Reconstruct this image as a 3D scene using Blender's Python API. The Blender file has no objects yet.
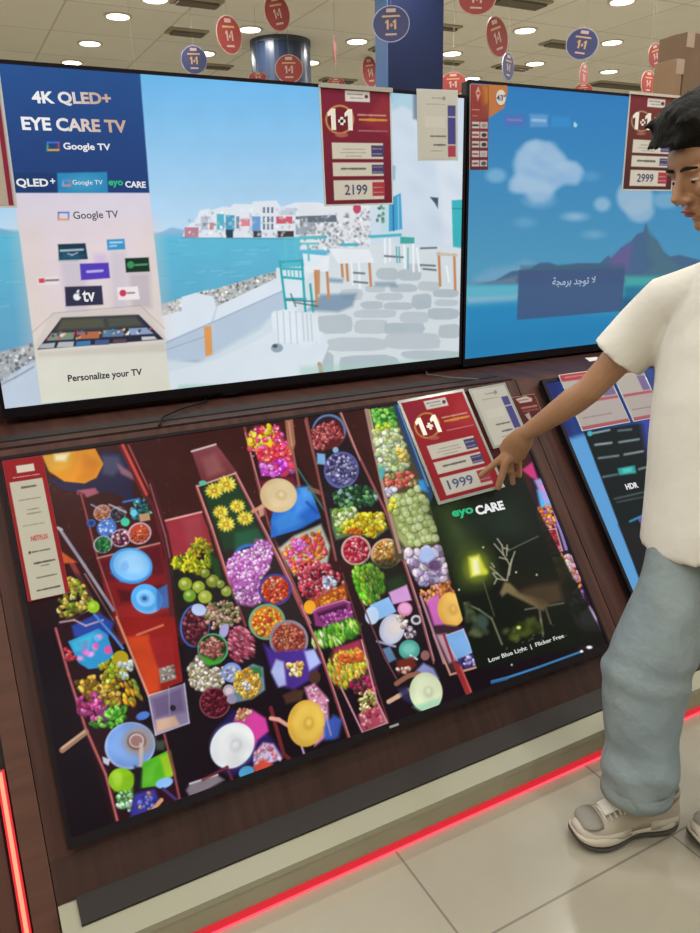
import bpy, bmesh, math, random
import numpy as np
from mathutils import Vector, Matrix
PI = math.pi
sc = bpy.context.scene
COL = sc.collection
random.seed(7)
# ------------------------------------------------------------------ camera
F_PX, YAW, PITCH, ROLL = 740.09, 0.4818, 0.3014, -0.0243
CAM = np.array([-0.0962, -2.401, 0.468])
def cam_axes():
    cy, sy, cp, sp = math.cos(YAW), math.sin(YAW), math.cos(PITCH), math.sin(PITCH)
    f = np.array([sy*cp, cy*cp, -sp]); r = np.array([cy, -sy, 0.]); u = np.cross(r, f)
    c, s = math.cos(ROLL), math.sin(ROLL)
    return c*r+s*u, -s*r+c*u, f
RX, UX, FX = cam_axes()
def project(P):
    d = np.asarray(P, float)-CAM
    z = d@FX
    return np.stack([350+F_PX*(d@RX)/z, 466.5-F_PX*(d@UX)/z], -1)
def on(px, py, n, c):
    v = FX*F_PX+RX*(px-350)-UX*(py-466.5)
    n = np.array(n, float)
    return CAM+v*((c-CAM@n)/(v@n))
def aty(px, py, y): return on(px, py, (0, 1, 0), y)
def atz(px, py, z): return on(px, py, (0, 0, 1), z)
cd = bpy.data.cameras.new('camera'); cam = bpy.data.objects.new('camera', cd); COL.objects.link(cam)
M = Matrix(((RX[0], UX[0], -FX[0], CAM[0]), (RX[1], UX[1], -FX[1], CAM[1]), (RX[2], UX[2], -FX[2], CAM[2]), (0, 0, 0, 1)))
cam.matrix_world = M
cd.sensor_fit = 'HORIZONTAL'; cd.sensor_width = 36; cd.lens = F_PX/700*36; cd.clip_start = .02; cd.clip_end = 200
sc.camera = cam
sc.view_settings.view_transform = 'Standard'; sc.view_settings.look = 'None'; sc.view_settings.gamma = 1
sc.view_settings.use_curve_mapping = False; sc.view_settings.exposure = 0.0
try: sc.cycles.use_denoising = True
except Exception: pass
FLOOR, CEIL = -1.032, 2.77
# ------------------------------------------------------------------ helpers
def lin(c):
    c = np.asarray(c, float); return np.where(c <= .04045, c/12.92, ((c+.055)/1.055)**2.4)
def hx(s):
    s = s.lstrip('#'); return np.array([int(s[i:i+2], 16)/255 for i in (0, 2, 4)])
def rgba(s): return tuple(lin(hx(s)))+(1.,)
MATS = {}
def mat(name, color, rough=.6, metal=0., emit=None, estr=1., noise=None, bump=None, spec=.5, coat=0., trans=0.):
    if name in MATS: return MATS[name]
    m = bpy.data.materials.new(name); m.use_nodes = True; nt = m.node_tree; b = nt.nodes['Principled BSDF']
    b.inputs['Base Color'].default_value = rgba(color); b.inputs['Roughness'].default_value = rough
    b.inputs['Metallic'].default_value = metal; b.inputs['Specular IOR Level'].default_value = spec
    b.inputs['Coat Weight'].default_value = coat; b.inputs['Transmission Weight'].default_value = trans
    tc = nt.nodes.new('ShaderNodeTexCoord')
    if emit: b.inputs['Emission Color'].default_value = rgba(emit); b.inputs['Emission Strength'].default_value = estr
    if noise:
        c2, scale, stretch = noise
        mp = nt.nodes.new('ShaderNodeMapping'); mp.inputs['Scale'].default_value = stretch
        n = nt.nodes.new('ShaderNodeTexNoise'); n.inputs['Scale'].default_value = scale; n.inputs['Detail'].default_value = 5
        r = nt.nodes.new('ShaderNodeValToRGB'); r.color_ramp.elements[0].position = .35; r.color_ramp.elements[1].position = .68
        r.color_ramp.elements[0].color = rgba(color); r.color_ramp.elements[1].color = rgba(c2)
        nt.links.new(tc.outputs['Object'], mp.inputs[0]); nt.links.new(mp.outputs[0], n.inputs[0])
        nt.links.new(n.outputs[0], r.inputs[0]); nt.links.new(r.outputs[0], b.inputs['Base Color'])
    if bump:
        n = nt.nodes.new('ShaderNodeTexNoise'); n.inputs['Scale'].default_value = bump[0]; n.inputs['Detail'].default_value = 4
        bp = nt.nodes.new('ShaderNodeBump'); bp.inputs['Strength'].default_value = bump[1]; bp.inputs['Distance'].default_value = bump[2]
        nt.links.new(tc.outputs['Object'], n.inputs[0]); nt.links.new(n.outputs[0], bp.inputs['Height']); nt.links.new(bp.outputs[0], b.inputs['Normal'])
    MATS[name] = m; return m
def attr_mat(name, emissive, rough=.5):
    m = bpy.data.materials.new(name); m.use_nodes = True; nt = m.node_tree; b = nt.nodes['Principled BSDF']
    a = nt.nodes.new('ShaderNodeAttribute'); a.attribute_name = 'picture'
    b.inputs['Roughness'].default_value = rough
    if emissive:
        b.inputs['Base Color'].default_value = (.002, .002, .002, 1); b.inputs['Specular IOR Level'].default_value = .05
        nt.links.new(a.outputs['Color'], b.inputs['Emission Color']); b.inputs['Emission Strength'].default_value = 1.
        m.cycles.emission_sampling = 'NONE'
    else:
        nt.links.new(a.outputs['Color'], b.inputs['Base Color'])
    return m
def link(name, me, m=None, parent=None):
    o = bpy.data.objects.new(name, me); COL.objects.link(o)
    if m is not None:
        for q in (m if isinstance(m, (list, tuple)) else [m]): me.materials.append(q)
    if parent is not None: o.parent = parent
    return o
def thing(name, label, cat, loc=(0, 0, 0), group=None):
    o = bpy.data.objects.new(name, None); COL.objects.link(o); o.location = loc; o.empty_display_size = .05
    tag(o, label, cat, group); return o
def tag(o, label, cat, group=None):
    o['label'] = label; o['category'] = cat
    if group: o['group'] = group
    return o
class MB:
    """collects shapes in world space, builds one mesh; origin is moved under its parent"""
    def __init__(s): s.bm = bmesh.new(); s.mi = 0
    def faces(s, verts, faces):
        vs = [s.bm.verts.new(Vector(v)) for v in verts]
        for f in faces:
            try: q = s.bm.faces.new([vs[i] for i in f]); q.material_index = s.mi
            except ValueError: pass
        return s
    def hexa(s, p):  # 8 points: 0-3 bottom loop, 4-7 top loop
        return s.faces(p, [(3, 2, 1, 0), (4, 5, 6, 7), (0, 1, 5, 4), (1, 2, 6, 5), (2, 3, 7, 6), (3, 0, 4, 7)])
    def box(s, a, b):
        (x0, y0, z0), (x1, y1, z1) = a, b
        return s.hexa([(x0, y0, z0), (x1, y0, z0), (x1, y1, z0), (x0, y1, z0), (x0, y0, z1), (x1, y0, z1), (x1, y1, z1), (x0, y1, z1)])
    def pbox(s, P, s0, s1, t0, t1, o0, o1):  # box in a plane frame
        return s.hexa([P.w(*q) for q in [(s0, t0, o0), (s1, t0, o0), (s1, t0, o1), (s0, t0, o1), (s0, t1, o0), (s1, t1, o0), (s1, t1, o1), (s0, t1, o1)]][::1])
    def prism(s, P, pts, o0, o1):
        n = len(pts); v = [P.w(a, b, o0) for a, b in pts]+[P.w(a, b, o1) for a, b in pts]
        return s.faces(v, [tuple(range(n))[::-1], tuple(range(n, 2*n))]+[(i, (i+1) % n, n+(i+1) % n, n+i) for i in range(n)])
    def loft(s, rings, closed=True):
        n = len(rings[0]); v = [p for r in rings for p in r]; f = []
        for k in range(len(rings)-1):
            for i in range(n): f.append((k*n+i, k*n+(i+1) % n, (k+1)*n+(i+1) % n, (k+1)*n+i))
        if closed: f += [tuple(range(n))[::-1], tuple(range((len(rings)-1)*n, len(rings)*n))]
        return s.faces(v, f)
    def tube(s, pts, r, seg=8):
        pts = [Vector(p) for p in pts]; rr = r if isinstance(r, (list, tuple)) else [r]*len(pts); rings = []
        a = None
        for i, p in enumerate(pts):
            d = (pts[min(i+1, len(pts)-1)]-pts[max(i-1, 0)]).normalized()
            if a is None: a = d.orthogonal().normalized()
            a = (a-d*a.dot(d)).normalized(); b = d.cross(a)
            rings.append([p+(a*math.cos(2*PI*k/seg)+b*math.sin(2*PI*k/seg))*rr[i] for k in range(seg)])
        return s.loft(rings)
    def ellipsoid(s, c, r, rot=None, seg=20, ring=12):
        c = Vector(c); rot = rot or Matrix.Identity(3); rings = []
        for k in range(1, ring):
            th = PI*k/ring
            rings.append([c+rot@Vector((r[0]*math.sin(th)*math.cos(2*PI*i/seg), r[1]*math.sin(th)*math.sin(2*PI*i/seg), r[2]*math.cos(th))) for i in range(seg)])
        return s.loft(rings[::-1])
    def mesh(s, name):
        bmesh.ops.recalc_face_normals(s.bm, faces=s.bm.faces)
        me = bpy.data.meshes.new(name); s.bm.to_mesh(me); s.bm.free(); return me
    def build(s, name, m, parent=None, smooth=False, bevel=0, label=None):
        me = s.mesh(name)
        if smooth:
            for p in me.polygons: p.use_smooth = True
        if parent is not None:
            L = Vector(world(parent)); me.transform(Matrix.Translation(-L))
        o = link(name, me, m, parent)
        if bevel:
            b = o.modifiers.new('bevel', 'BEVEL'); b.width = bevel; b.segments = 2; b.limit_method = 'ANGLE'
        if label: o['label'] = label
        return o
def world(o):
    L = Vector(o.location)
    while o.parent is not None: o = o.parent; L += Vector(o.location)
    return L
def structure(o): o['kind'] = 'structure'; return o
class Plane:
    """s along the wall, t up along the surface, o out towards the room"""
    def __init__(s, O, tilt):
        s.O = np.array(O, float); s.S = np.array([1., 0, 0]); s.T = np.array([0, math.sin(tilt), math.cos(tilt)])
        s.N = np.cross(s.S, s.T)  # towards -y
        s.tilt = tilt
    def w(s, a, b, o=0): return tuple(s.O+s.S*a+s.T*b+s.N*o)
    def at(s, px, py, o=0):
        P = on(px, py, s.N, s.O@s.N+o)-s.O
        return float(P@s.S), float(P@s.T)
WALL = Plane((0, 0, 0), 0.0)
DESK = Plane((-0.046, -0.9026, -0.8153), 0.6436)
# ------------------------------------------------------------------ pictures: fine meshes coloured vertex by vertex
class Picture:
    def __init__(s, P, s0, s1, t0, t1, off, ns, nt, base):
        s.P, s.off, s.ns, s.nt = P, off, ns, nt
        S, T = np.meshgrid(np.linspace(s0, s1, ns), np.linspace(t0, t1, nt))
        s.W = P.O+S.reshape(-1, 1)*P.S+T.reshape(-1, 1)*P.T+off*P.N
        q = project(s.W); s.X, s.Y = q[:, 0], q[:, 1]
        s.C = np.tile(hx(base), (ns*nt, 1)); s.fuzz = 1.2
    def blend(s, idx, a, c):
        c = hx(c) if isinstance(c, str) else c
        s.C[idx] = s.C[idx]*(1-a[:, None])+c*a[:, None]
    def ell(s, x, y, rx, ry=None, c='ffffff', rot=0, a=1., soft=None):
        ry = ry or rx; R = max(rx, ry)+2; soft = soft or s.fuzz
        i = np.nonzero((abs(s.X-x) < R+soft) & (abs(s.Y-y) < R+soft))[0]
        if not len(i): return
        dx, dy = s.X[i]-x, s.Y[i]-y; co, si = math.cos(rot), math.sin(rot)
        u, v = (dx*co+dy*si)/rx, (-dx*si+dy*co)/ry
        d = (np.sqrt(u*u+v*v)-1)*min(rx, ry)
        s.blend(i, np.clip(.5-d/soft, 0, 1)*a, c)
    def poly(s, pts, c, a=1., soft=None, c2=None):
        soft = soft or s.fuzz; p = np.array(pts, float); m = soft+1
        i = np.nonzero((s.X > p[:, 0].min()-m) & (s.X < p[:, 0].max()+m) & (s.Y > p[:, 1].min()-m) & (s.Y < p[:, 1].max()+m))[0]
        if not len(i): return
        x, y = s.X[i], s.Y[i]; D = np.full(len(i), 1e9); ins = np.zeros(len(i), bool)
        for k in range(len(p)):
            ax, ay = p[k]; bx, by = p[(k+1) % len(p)]; ex, ey = bx-ax, by-ay; L = ex*ex+ey*ey+1e-9
            t = np.clip(((x-ax)*ex+(y-ay)*ey)/L, 0, 1); D = np.minimum(D, np.hypot(x-ax-t*ex, y-ay-t*ey))
            if ay != by: ins ^= ((ay > y) != (by > y)) & (x < (bx-ax)*(y-ay)/(by-ay)+ax)
        D = np.where(ins, -D, D); al = np.clip(.5-D/soft, 0, 1)*a
        if c2 is not None:
            f = np.clip((y-p[:, 1].min())/(np.ptp(p[:, 1])+1e-6), 0, 1)[:, None]; c = hx(c)*(1-f)+hx(c2)*f
        s.blend(i, al, c)
    def line(s, pts, w, c, a=1., soft=None):
        soft = soft or s.fuzz; p = np.array(pts, float)
        for k in range(len(p)-1):
            (ax, ay), (bx, by) = p[k], p[k+1]; m = w+soft
            i = np.nonzero((s.X > min(ax, bx)-m) & (s.X < max(ax, bx)+m) & (s.Y > min(ay, by)-m) & (s.Y < max(ay, by)+m))[0]
            if not len(i): continue
            x, y = s.X[i], s.Y[i]; ex, ey = bx-ax, by-ay; t = np.clip(((x-ax)*ex+(y-ay)*ey)/(ex*ex+ey*ey+1e-9), 0, 1)
            s.blend(i, np.clip(.5-(np.hypot(x-ax-t*ex, y-ay-t*ey)-w/2)/soft, 0, 1)*a, c)
    def scatter(s, region, n, r, pal, seed=1, el=.75, ang=None, shade=True, soft=None):
        """region: polygon, or (x,y,rx,ry,rot); strews small blobs of the palette in it"""
        R = random.Random(seed); k = 0; tries = 0
        if shade: n = int(n*1.45); r = r*.8
        if isinstance(region, tuple):
            x0, y0, rx, ry, ro = region
        else:
            P = np.array(region, float); bx0, by0 = P.min(0); bx1, by1 = P.max(0)
        while k < n and tries < n*12:
            tries += 1
            if isinstance(region, tuple):
                t = R.random()*2*PI; q = math.sqrt(R.random()); u, v = rx*q*math.cos(t), ry*q*math.sin(t)
                x = x0+u*math.cos(ro)-v*math.sin(ro); y = y0+u*math.sin(ro)+v*math.cos(ro)
            else:
                x, y = R.uniform(bx0, bx1), R.uniform(by0, by1); ins = False
                for j in range(len(P)):
                    (ax, ay), (cx, cy) = P[j], P[(j+1) % len(P)]
                    if (ay > y) != (cy > y) and x < (cx-ax)*(y-ay)/(cy-ay)+ax: ins = not ins
                if not ins: continue
            k += 1; q = r*R.uniform(.75, 1.25); c = hx(R.choice(pal)); an = (R.random()*PI if ang is None else ang+R.uniform(-.35, .35))
            if shade: s.ell(x+.5, y+.7, q*1.15, q*1.15*el, c*.5, an, .7, soft)
            s.ell(x, y, q, q*el, np.clip(c*R.uniform(.85, 1.15), 0, 1), an, .95, soft)
            if shade: s.ell(x-q*.3, y-q*.3, q*.4, q*.3, np.clip(c*1.25+.08, 0, 1), an, .6, soft)
    def noise(s, amt, scale, seed=0):
        g = np.random.RandomState(seed); w = 0
        for k in range(6):
            a, b, c, d = g.uniform(-1, 1, 4); w = w+np.sin((a*s.X+b*s.Y)*scale*(k+1)+c*9)*np.sin((b*s.X-a*s.Y)*scale*(k+1)+d*9)/(k+1)
        s.C = np.clip(s.C*(1+amt*w[:, None]), 0, 1)
    def build(s, name, m, parent):
        n, t = s.ns, s.nt; me = bpy.data.meshes.new(name); L = np.array(world(parent)) if parent is not None else 0
        V = (s.W-L).astype('f4'); idx = np.arange(n*t).reshape(t, n)
        f = np.stack([idx[:-1, :-1], idx[:-1, 1:], idx[1:, 1:], idx[1:, :-1]], -1).reshape(-1, 4)
        me.vertices.add(n*t); me.vertices.foreach_set('co', V.ravel())
        me.loops.add(f.size); me.loops.foreach_set('vertex_index', f.ravel().astype('i4'))
        me.polygons.add(len(f)); me.polygons.foreach_set('loop_start', np.arange(0, f.size, 4).astype('i4'))
        me.update(calc_edges=True)
        at = me.color_attributes.new('picture', 'FLOAT_COLOR', 'POINT')
        c = np.ones((n*t, 4), 'f4'); c[:, :3] = lin(np.clip(s.C, 0, 1)); at.data.foreach_set('color', c.ravel())
        return link(name, me, m, parent)
SCREEN = attr_mat('screen_picture', True, .3); PRINT = attr_mat('printed_paper', False, .7); PRINT.node_tree.nodes['Principled BSDF'].inputs['Specular IOR Level'].default_value = .12
def words(P, body, bl, br, tl, m, parent, off, name='lettering', bold=0., depth=.0006, px=True):
    """real lettering fitted to the box whose bottom-left, bottom-right, top-left corners are given"""
    cu = bpy.data.curves.new('t', 'FONT'); cu.body = body; cu.offset = bold; cu.resolution_u = 3; cu.extrude = .01
    o = bpy.data.objects.new('t', cu); COL.objects.link(o); bpy.context.view_layer.update()
    me = bpy.data.meshes.new_from_object(o.evaluated_get(bpy.context.evaluated_depsgraph_get()))
    bpy.data.objects.remove(o); bpy.data.curves.remove(cu)
    a, b, c = [np.array(P.at(*q, off)) if px else np.array(q) for q in (bl, br, tl)]
    v = np.empty(len(me.vertices)*3); me.vertices.foreach_get('co', v); v = v.reshape(-1, 3)
    lo, hi = v.min(0), v.max(0); q = (v-lo)/(hi-lo+1e-9)
    d = b-a; n = np.array([-d[1], d[0]])/np.hypot(*d); h = (c-a)@n
    st = a+q[:, :1]*d+q[:, 1:2]*(n*h)
    W = P.O+st[:, :1]*P.S+st[:, 1:]*P.T+(off+q[:, 2:]*depth)*P.N-np.array(world(parent))
    me.vertices.foreach_set('co', W.ravel()); me.materials.clear(); me.use_auto_texspace = False; me.use_auto_texspace = True; me.update()
    return link(name, me, m, parent)
def crop(ox, oy, k):  # enlargement of a part of the picture -> picture coordinates
    return lambda *v: [(ox+v[i]/k, oy+v[i+1]/k) for i in range(0, len(v), 2)]
def crop1(ox, oy, k): return lambda x, y: (ox+x/k, oy+y/k)
# ------------------------------------------------------------------ pictures on the screens
def paint_harbour(p):
    for k in range(60):   # sky
        y = 55+k*3.2; f = k/59; c = hx('64b2e8')*(1-f)+hx('c3dcf0')*f
        p.poly([(-60, y), (480, y+3), (480, y+400), (-60, y+400)], c, soft=3)
    for k in range(40):   # sea
        y = 233+k*4.2; f = k/39; c = hx('5fb9d6')*(1-f)+hx('6295b8')*f
        p.poly([(-60, y-4), (150, y), (480, y+2), (480, 500), (-60, 500)], c, soft=4)
    R = random.Random(5)
    for k in range(150):
        x, y = R.uniform(-40, 290), R.uniform(238, 330); p.line([(x, y), (x+R.uniform(4, 16), y-1)], .8, R.choice(['82c9dc', '4d96bd', '9bd2e2', '5c9fc4']), .45)
    p.poly([(-50, 222), (-10, 226), (20, 233), (-50, 236)], '7aa8c8', .8, 2)
    z = crop(150, 180, 4.118)
    p.poly(z(20, 225, 90, 195, 140, 205, 150, 232, 20, 235), '7fb0d2', .8, 2)
    p.poly(z(135, 232, 145, 195, 190, 165, 205, 125, 245, 118, 250, 125, 300, 110, 330, 112, 345, 98, 420, 100, 425, 88, 520, 84, 540, 112, 600, 92, 690, 92, 720, 100, 720, 240, 560, 238, 200, 238), 'dfe6ee')
    for c, q in [('5ab3c8', (275, 140, 305, 205)), ('4aa2c6', (312, 145, 348, 210)), ('d98a98', (372, 160, 412, 190)), ('6d9fd6', (420, 150, 455, 212)), ('cf5f70', (520, 150, 586, 180)),
                 ('38404a', (425, 210, 458, 236)), ('4a3a3e', (525, 210, 592, 236)), ('33414f', (312, 205, 342, 238)), ('b98292', (142, 195, 200, 236)), ('b8c2d0', (210, 150, 240, 205)), ('c58a90', (245, 175, 262, 205)),
                 ('5c6a7c', (220, 178, 240, 186)), ('7d8ca0', (355, 150, 368, 200)), ('9aa4b2', (600, 180, 640, 225)), ('6a7482', (600, 150, 700, 162)), ('59636e', (650, 175, 690, 230)), ('c3cbd6', (540, 115, 600, 145))]:
        x0, y0, x1, y1 = q; p.poly(z(x0, y0, x1, y0, x1, y1, x0, y1), c)
    for r in (112, 150, 180):
        for x in (465, 482, 499): p.poly(z(x, r, x+9, r, x+9, r+24, x, r+24), '57657c', .8, .8)
    p.scatter(z(150, 170, 240, 130, 520, 110, 700, 120, 700, 235, 150, 235), 120, 1.1, ['e8edf2', 'a3afbf', 'f0f3f6', '8590a0', 'cfbcc2', 'b2cad8'], 3, shade=False, soft=2.2)
    p.poly(z(130, 236, 720, 240, 720, 246, 130, 240), '4f7f98', .5)
    # rocky shore
    p.poly(z(50, 560, 50, 510, 130, 488, 210, 460, 270, 448, 510, 378, 545, 360, 560, 430, 280, 520, 130, 560), 'b4b7b8')
    p.scatter(z(50, 545, 60, 512, 210, 462, 270, 450, 510, 382, 540, 370, 550, 420, 280, 510, 130, 550), 260, 1.5, ['d8d8d4', '8d9296', 'c4c2bc', '6b7276', 'e6e6e4'], 4, shade=False)
    z2 = crop(0, 200, 3.89)
    p.poly(z2(-170, 640, 0, 590, 120, 560, 145, 580, 160, 850, -170, 850), 'a4a9ae')
    p.scatter(z2(-100, 640, 0, 590, 130, 560, 150, 700, -60, 760), 160, 2, ['c2c4c6', '7d848c', '9aa0a6', '5e666e', 'd6d6d6'], 6, shade=False)
    p.poly(z2(-170, 800, 20, 700, 100, 640, 155, 620, 170, 850, -170, 860), 'bccadb', .95, 4)
    p.line(z2(-40, 740, 60, 690, 130, 650), 2, '8890a0', .7)
    # white terrace walls
    p.poly(z(45, 560, 130, 540, 130, 482, 190, 464, 262, 480, 272, 522, 520, 405, 520, 362, 560, 360, 720, 350, 720, 860, 50, 880), 'd9e3ee')
    p.poly(z(250, 588, 548, 455, 560, 545, 480, 588, 330, 690, 240, 735, 65, 748, 62, 668), 'b4c6d8', 1, 3)
    p.poly(z(262, 480, 272, 522, 250, 590, 268, 670, 262, 590, 276, 525), 'bccbdb', .9, 2)
    p.line(z(62, 672, 250, 590, 545, 458), 1.2, '96a8bc', .8); p.line(z(66, 700, 240, 640), 1, '93a3b4', .7)
    p.poly(z(65, 748, 240, 735, 330, 690, 480, 588, 490, 600, 360, 700, 220, 755), '8fa0b2', .7, 3)
    p.poly(z(222, 605, 252, 600, 258, 722, 228, 726), 'dc9a5c')
    p.poly(z(70, 740, 190, 755, 250, 725, 450, 612, 500, 560, 700, 600, 720, 860, 60, 900), 'cddae4', 1, 5)
    p.poly(z(500, 548, 560, 530, 720, 545, 720, 660, 505, 640), 'dde7f0', 1, 2)
    for x in range(520, 720, 26): p.line(z(x, 545, x+4, 650), 2.2, 'b9c8d6', .8)
    p.ell(150+530/4.118, 180+690/4.118, 6, 5, '93a2ae', 0, .9); p.ell(150+520/4.118, 180+683/4.118, 2.5, 2, '55636f')
    p.poly(z(560, 810, 690, 760, 720, 740, 720, 850, 560, 840), 'a6c8c4', .6, 8)
    p.poly(z(610, 800, 640, 770, 720, 660, 720, 690, 650, 800), '9fae9c', .6, 3)
    p.poly(z(80, 850, 200, 835, 330, 815, 345, 845, 60, 880), '9ccabc', .8, 6)
    # right half: building, cafe, paving
    y3 = crop(300, 80, 3.89); f = crop(300, 220, 3.89)
    p.poly(y3(230, 0, 360, 90, 400, 60, 660, 60, 660, 720, 230, 720), 'cbd8e6', 1, 3)
    p.poly(y3(355, 40, 450, 45, 440, 120, 400, 100, 355, 120), 'a9cbdc', .9, 4)
    p.poly(y3(440, 50, 465, 60, 465, 160, 440, 150), '5c6a7a', .7, 3)
    p.poly(y3(530, 300, 640, 280, 640, 640, 560, 640), 'd6e0ea', .8, 6)
    for x, y, r in [(420, 200, 10), (470, 330, 14), (560, 240, 12), (600, 400, 12), (450, 420, 10), (530, 560, 12)]: p.ell(*crop1(300, 80, 3.89)(x, y), r, r*.6, 'bccada', .8, .4, 10)
    p.poly(y3(505, 455, 538, 458, 536, 500, 525, 480), '4a5666'); p.poly(y3(355, 330, 372, 335, 370, 390, 356, 388), '7fb0c4', .8)
    p.poly(y3(345, 462, 392, 440, 398, 580, 345, 590), '45a0cc'); p.line(y3(362, 460, 364, 585), 1.5, '2c6f9c'); p.line(y3(382, 455, 384, 580), 1.2, '8cc8de')
    p.poly(y3(312, 490, 345, 480, 345, 590, 315, 590), 'bcd8e0'); p.scatter(y3(300, 490, 325, 490, 325, 560, 300, 560), 14, 1.6, ['6f9a86', '4c7868'], 3, shade=False)
    p.poly(y3(590, 468, 636, 465, 640, 660, 595, 650), '3fb0ba'); p.line(y3(594, 500, 636, 500), 1, '2a8690')
    p.poly(y3(0, 485, 270, 485, 275, 660, 0, 660), 'dfe3e8', 1, 2)
    p.poly(y3(0, 530, 140, 525, 145, 552, 0, 556), '56636f', .9); p.poly(y3(0, 556, 60, 556, 60, 600, 0, 600), '8f9aa4', .8)
    p.scatter(y3(0, 540, 270, 500, 275, 690, 0, 660), 260, 1.2, ['eef1f4', '8b95a0', '6b7682', 'c8ced6', 'a0a9b3', 'b09c96'], 12, shade=False, soft=2.2)
    p.ell(*crop1(300, 80, 3.89)(222, 500), 4, 5, 'c04a6a')
    p.poly(f(20, 240, 90, 150, 130, 110, 400, 90, 640, 110, 640, 700, -60, 700, -80, 460, -20, 370), 'd2dbe0', 1, 3)
    stones = [(300, 285, 395, 312), (240, 318, 320, 345), (330, 322, 440, 348), (440, 290, 510, 345), (215, 350, 370, 380), (395, 358, 495, 398), (500, 345, 612, 385), (70, 372, 200, 440), (215, 388, 340, 442),
              (330, 400, 480, 445), (520, 270, 612, 300), (540, 408, 620, 458), (105, 460, 330, 508), (335, 440, 540, 502), (70, 520, 130, 590), (160, 528, 370, 590), (400, 510, 610, 540), (300, 190, 380, 232),
              (385, 195, 470, 235), (460, 240, 540, 275), (420, 170, 470, 195), (255, 255, 330, 280), (530, 310, 610, 335), (350, 250, 450, 280), (160, 270, 240, 310)]
    for i, (x0, y0, x1, y1) in enumerate(stones):
        R = random.Random(i); cx, cy, w, h = (x0+x1)/2, (y0+y1)/2, (x1-x0)/2, (y1-y0)/2
        pts = [v for k in range(10) for v in (cx+w*R.uniform(1.02, 1.2)*abs(math.cos(k*PI/5))**.55*math.copysign(1, math.cos(k*PI/5)), cy+h*R.uniform(1.0, 1.22)*abs(math.sin(k*PI/5))**.55*math.copysign(1, math.sin(k*PI/5)))]
        p.poly(f(*pts), R.choice(['b0bcc3', 'b8c2c8', 'acb8c0']), .9, 1.2)
    p.poly(f(80, 290, 220, 285, 205, 335, 150, 358, 30, 352), '6f8aa4', .8, 4); p.poly(f(110, 225, 170, 230, 165, 245, 110, 242), '6f8aa4', .7, 3); p.poly(f(290, 240, 370, 240, 380, 262, 290, 258), '7d93a8', .7, 3)
    for a in [(60, 200, 66, 330), (105, 200, 112, 305), (180, 150, 186, 235), (270, 170, 276, 255), (540, 130, 545, 255), (600, 135, 604, 270), (160, 140, 166, 220)]: p.line(f(*a), 2.6, 'c3895f')
    for a in [(0, 70, 100, 66), (160, 96, 220, 96), (275, 65, 390, 58)]: p.line(f(*a), 3, '4fb4c4')
    p.poly(f(390, 65, 445, 68, 445, 92, 390, 92), '46a89e'); p.poly(f(110, 110, 270, 115, 290, 165, 150, 170), 'e4eaf0', .95); p.poly(f(10, 130, 115, 140, 110, 200, 20, 205), 'e6ecf1', .95)
    for a in [(405, 100, 408, 185), (440, 95, 442, 200), (330, 75, 332, 165), (350, 75, 350, 160), (200, 170, 205, 250), (230, 170, 233, 265), (455, 110, 465, 200), (570, 180, 580, 240)]: p.line(f(*a), 2, 'eef3f6', .9)
    for a in [(470, 110, 530, 108), (470, 175, 525, 178), (480, 190, 528, 195), (210, 205, 250, 208), (210, 240, 262, 245), (330, 140, 400, 145)]: p.line(f(*a), 2, '4d5a68', .75)
    for a in [(375, 105, 378, 165), (385, 105, 388, 165), (420, 110, 420, 190)]: p.line(f(*a), 1.4, '57a9ae', .9)
    p.poly(f(530, 125, 615, 132, 612, 142, 530, 138), 'c9b9a8', .9)
    # foreground table and its chair
    p.poly([(262, 338), (290, 318), (322, 332), (329, 346), (318, 374), (302, 388), (160, 398), (168, 372), (215, 360)], 'd5e0e8', 1, 2); p.poly([(302, 388), (318, 374), (329, 346), (326, 372), (316, 382)], 'aab8c0', .8, 2)
    p.poly([(273, 311), (317, 314), (320, 344), (277, 342)], 'dfe7ee', 1, 1.5)
    for k in range(7): p.line([(277+k*6.3, 312), (278.5+k*6.3, 343)], 1.3, 'b4c3d0', .8)
    p.ell(277, 348, 6, 4.5, '8c9ca8', 0, .9); p.ell(275, 346, 2.6, 2, '4f5d68'); p.poly([(170, 396), (180, 385), (225, 384), (232, 391)], '9ccabc', .7, 4); p.poly([(285, 386), (322, 372), (325, 378), (300, 388)], '9cc8bc', .6, 4)
    # turquoise chairs
    for a in [(535, 335, 560, 530), (625, 330, 640, 540), (540, 338, 625, 332), (545, 400, 632, 408), (548, 365, 628, 368), (660, 430, 672, 545), (555, 490, 640, 490)]: p.line(z(*a), 2.4, '35a9b0')
    for x in (560, 575, 590, 608): p.line(z(x, 338, x+6, 405), 1.2, '55bcc0')
    for a in [(560, 238, 700, 238), (555, 240, 560, 320), (590, 262, 690, 262), (600, 240, 604, 320), (650, 265, 654, 330)]: p.line(z(*a), 2.2, '63bfc8', .9)
    for a in [(580, 470, 600, 520), (560, 495, 680, 500), (600, 505, 690, 520)]: p.line(z(*a), 1.6, '3b5f66', .7)
    p.poly(z(675, 370, 700, 370, 700, 470, 680, 470), 'c08a60', .9); p.line(f(75, 560, 82, 590, 84, 600), 4, 'b08058', .8)
    p.poly(f(0, 365, 60, 358, 75, 470, 0, 500), 'dae3ea', .95, 3)
    for x in (10, 26, 42): p.line(f(x, 368, x+6, 470), 1.4, 'b7c3cf', .8)
    p.poly(f(0, 570, 150, 560, 300, 555, 460, 540, 617, 520, 617, 545, 0, 620), '9fc8bc', .5, 5)
    # advertising column on the left of the screen
    p.poly([(0-9, 60), (0-9, 62), (140, 72), (149.5, 193), (14, 193)], '2c5490', 1, 1.2, '263f74')
    p.poly([(13, 172.5), (57, 173), (58, 193), (14.5, 193)], '223c6c'); p.poly([(57, 173), (107, 172), (108, 193), (58, 193)], '2f86b4'); p.ell(83, 183, 16, 8, '53a8cc', 0, .5, 8)
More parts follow.
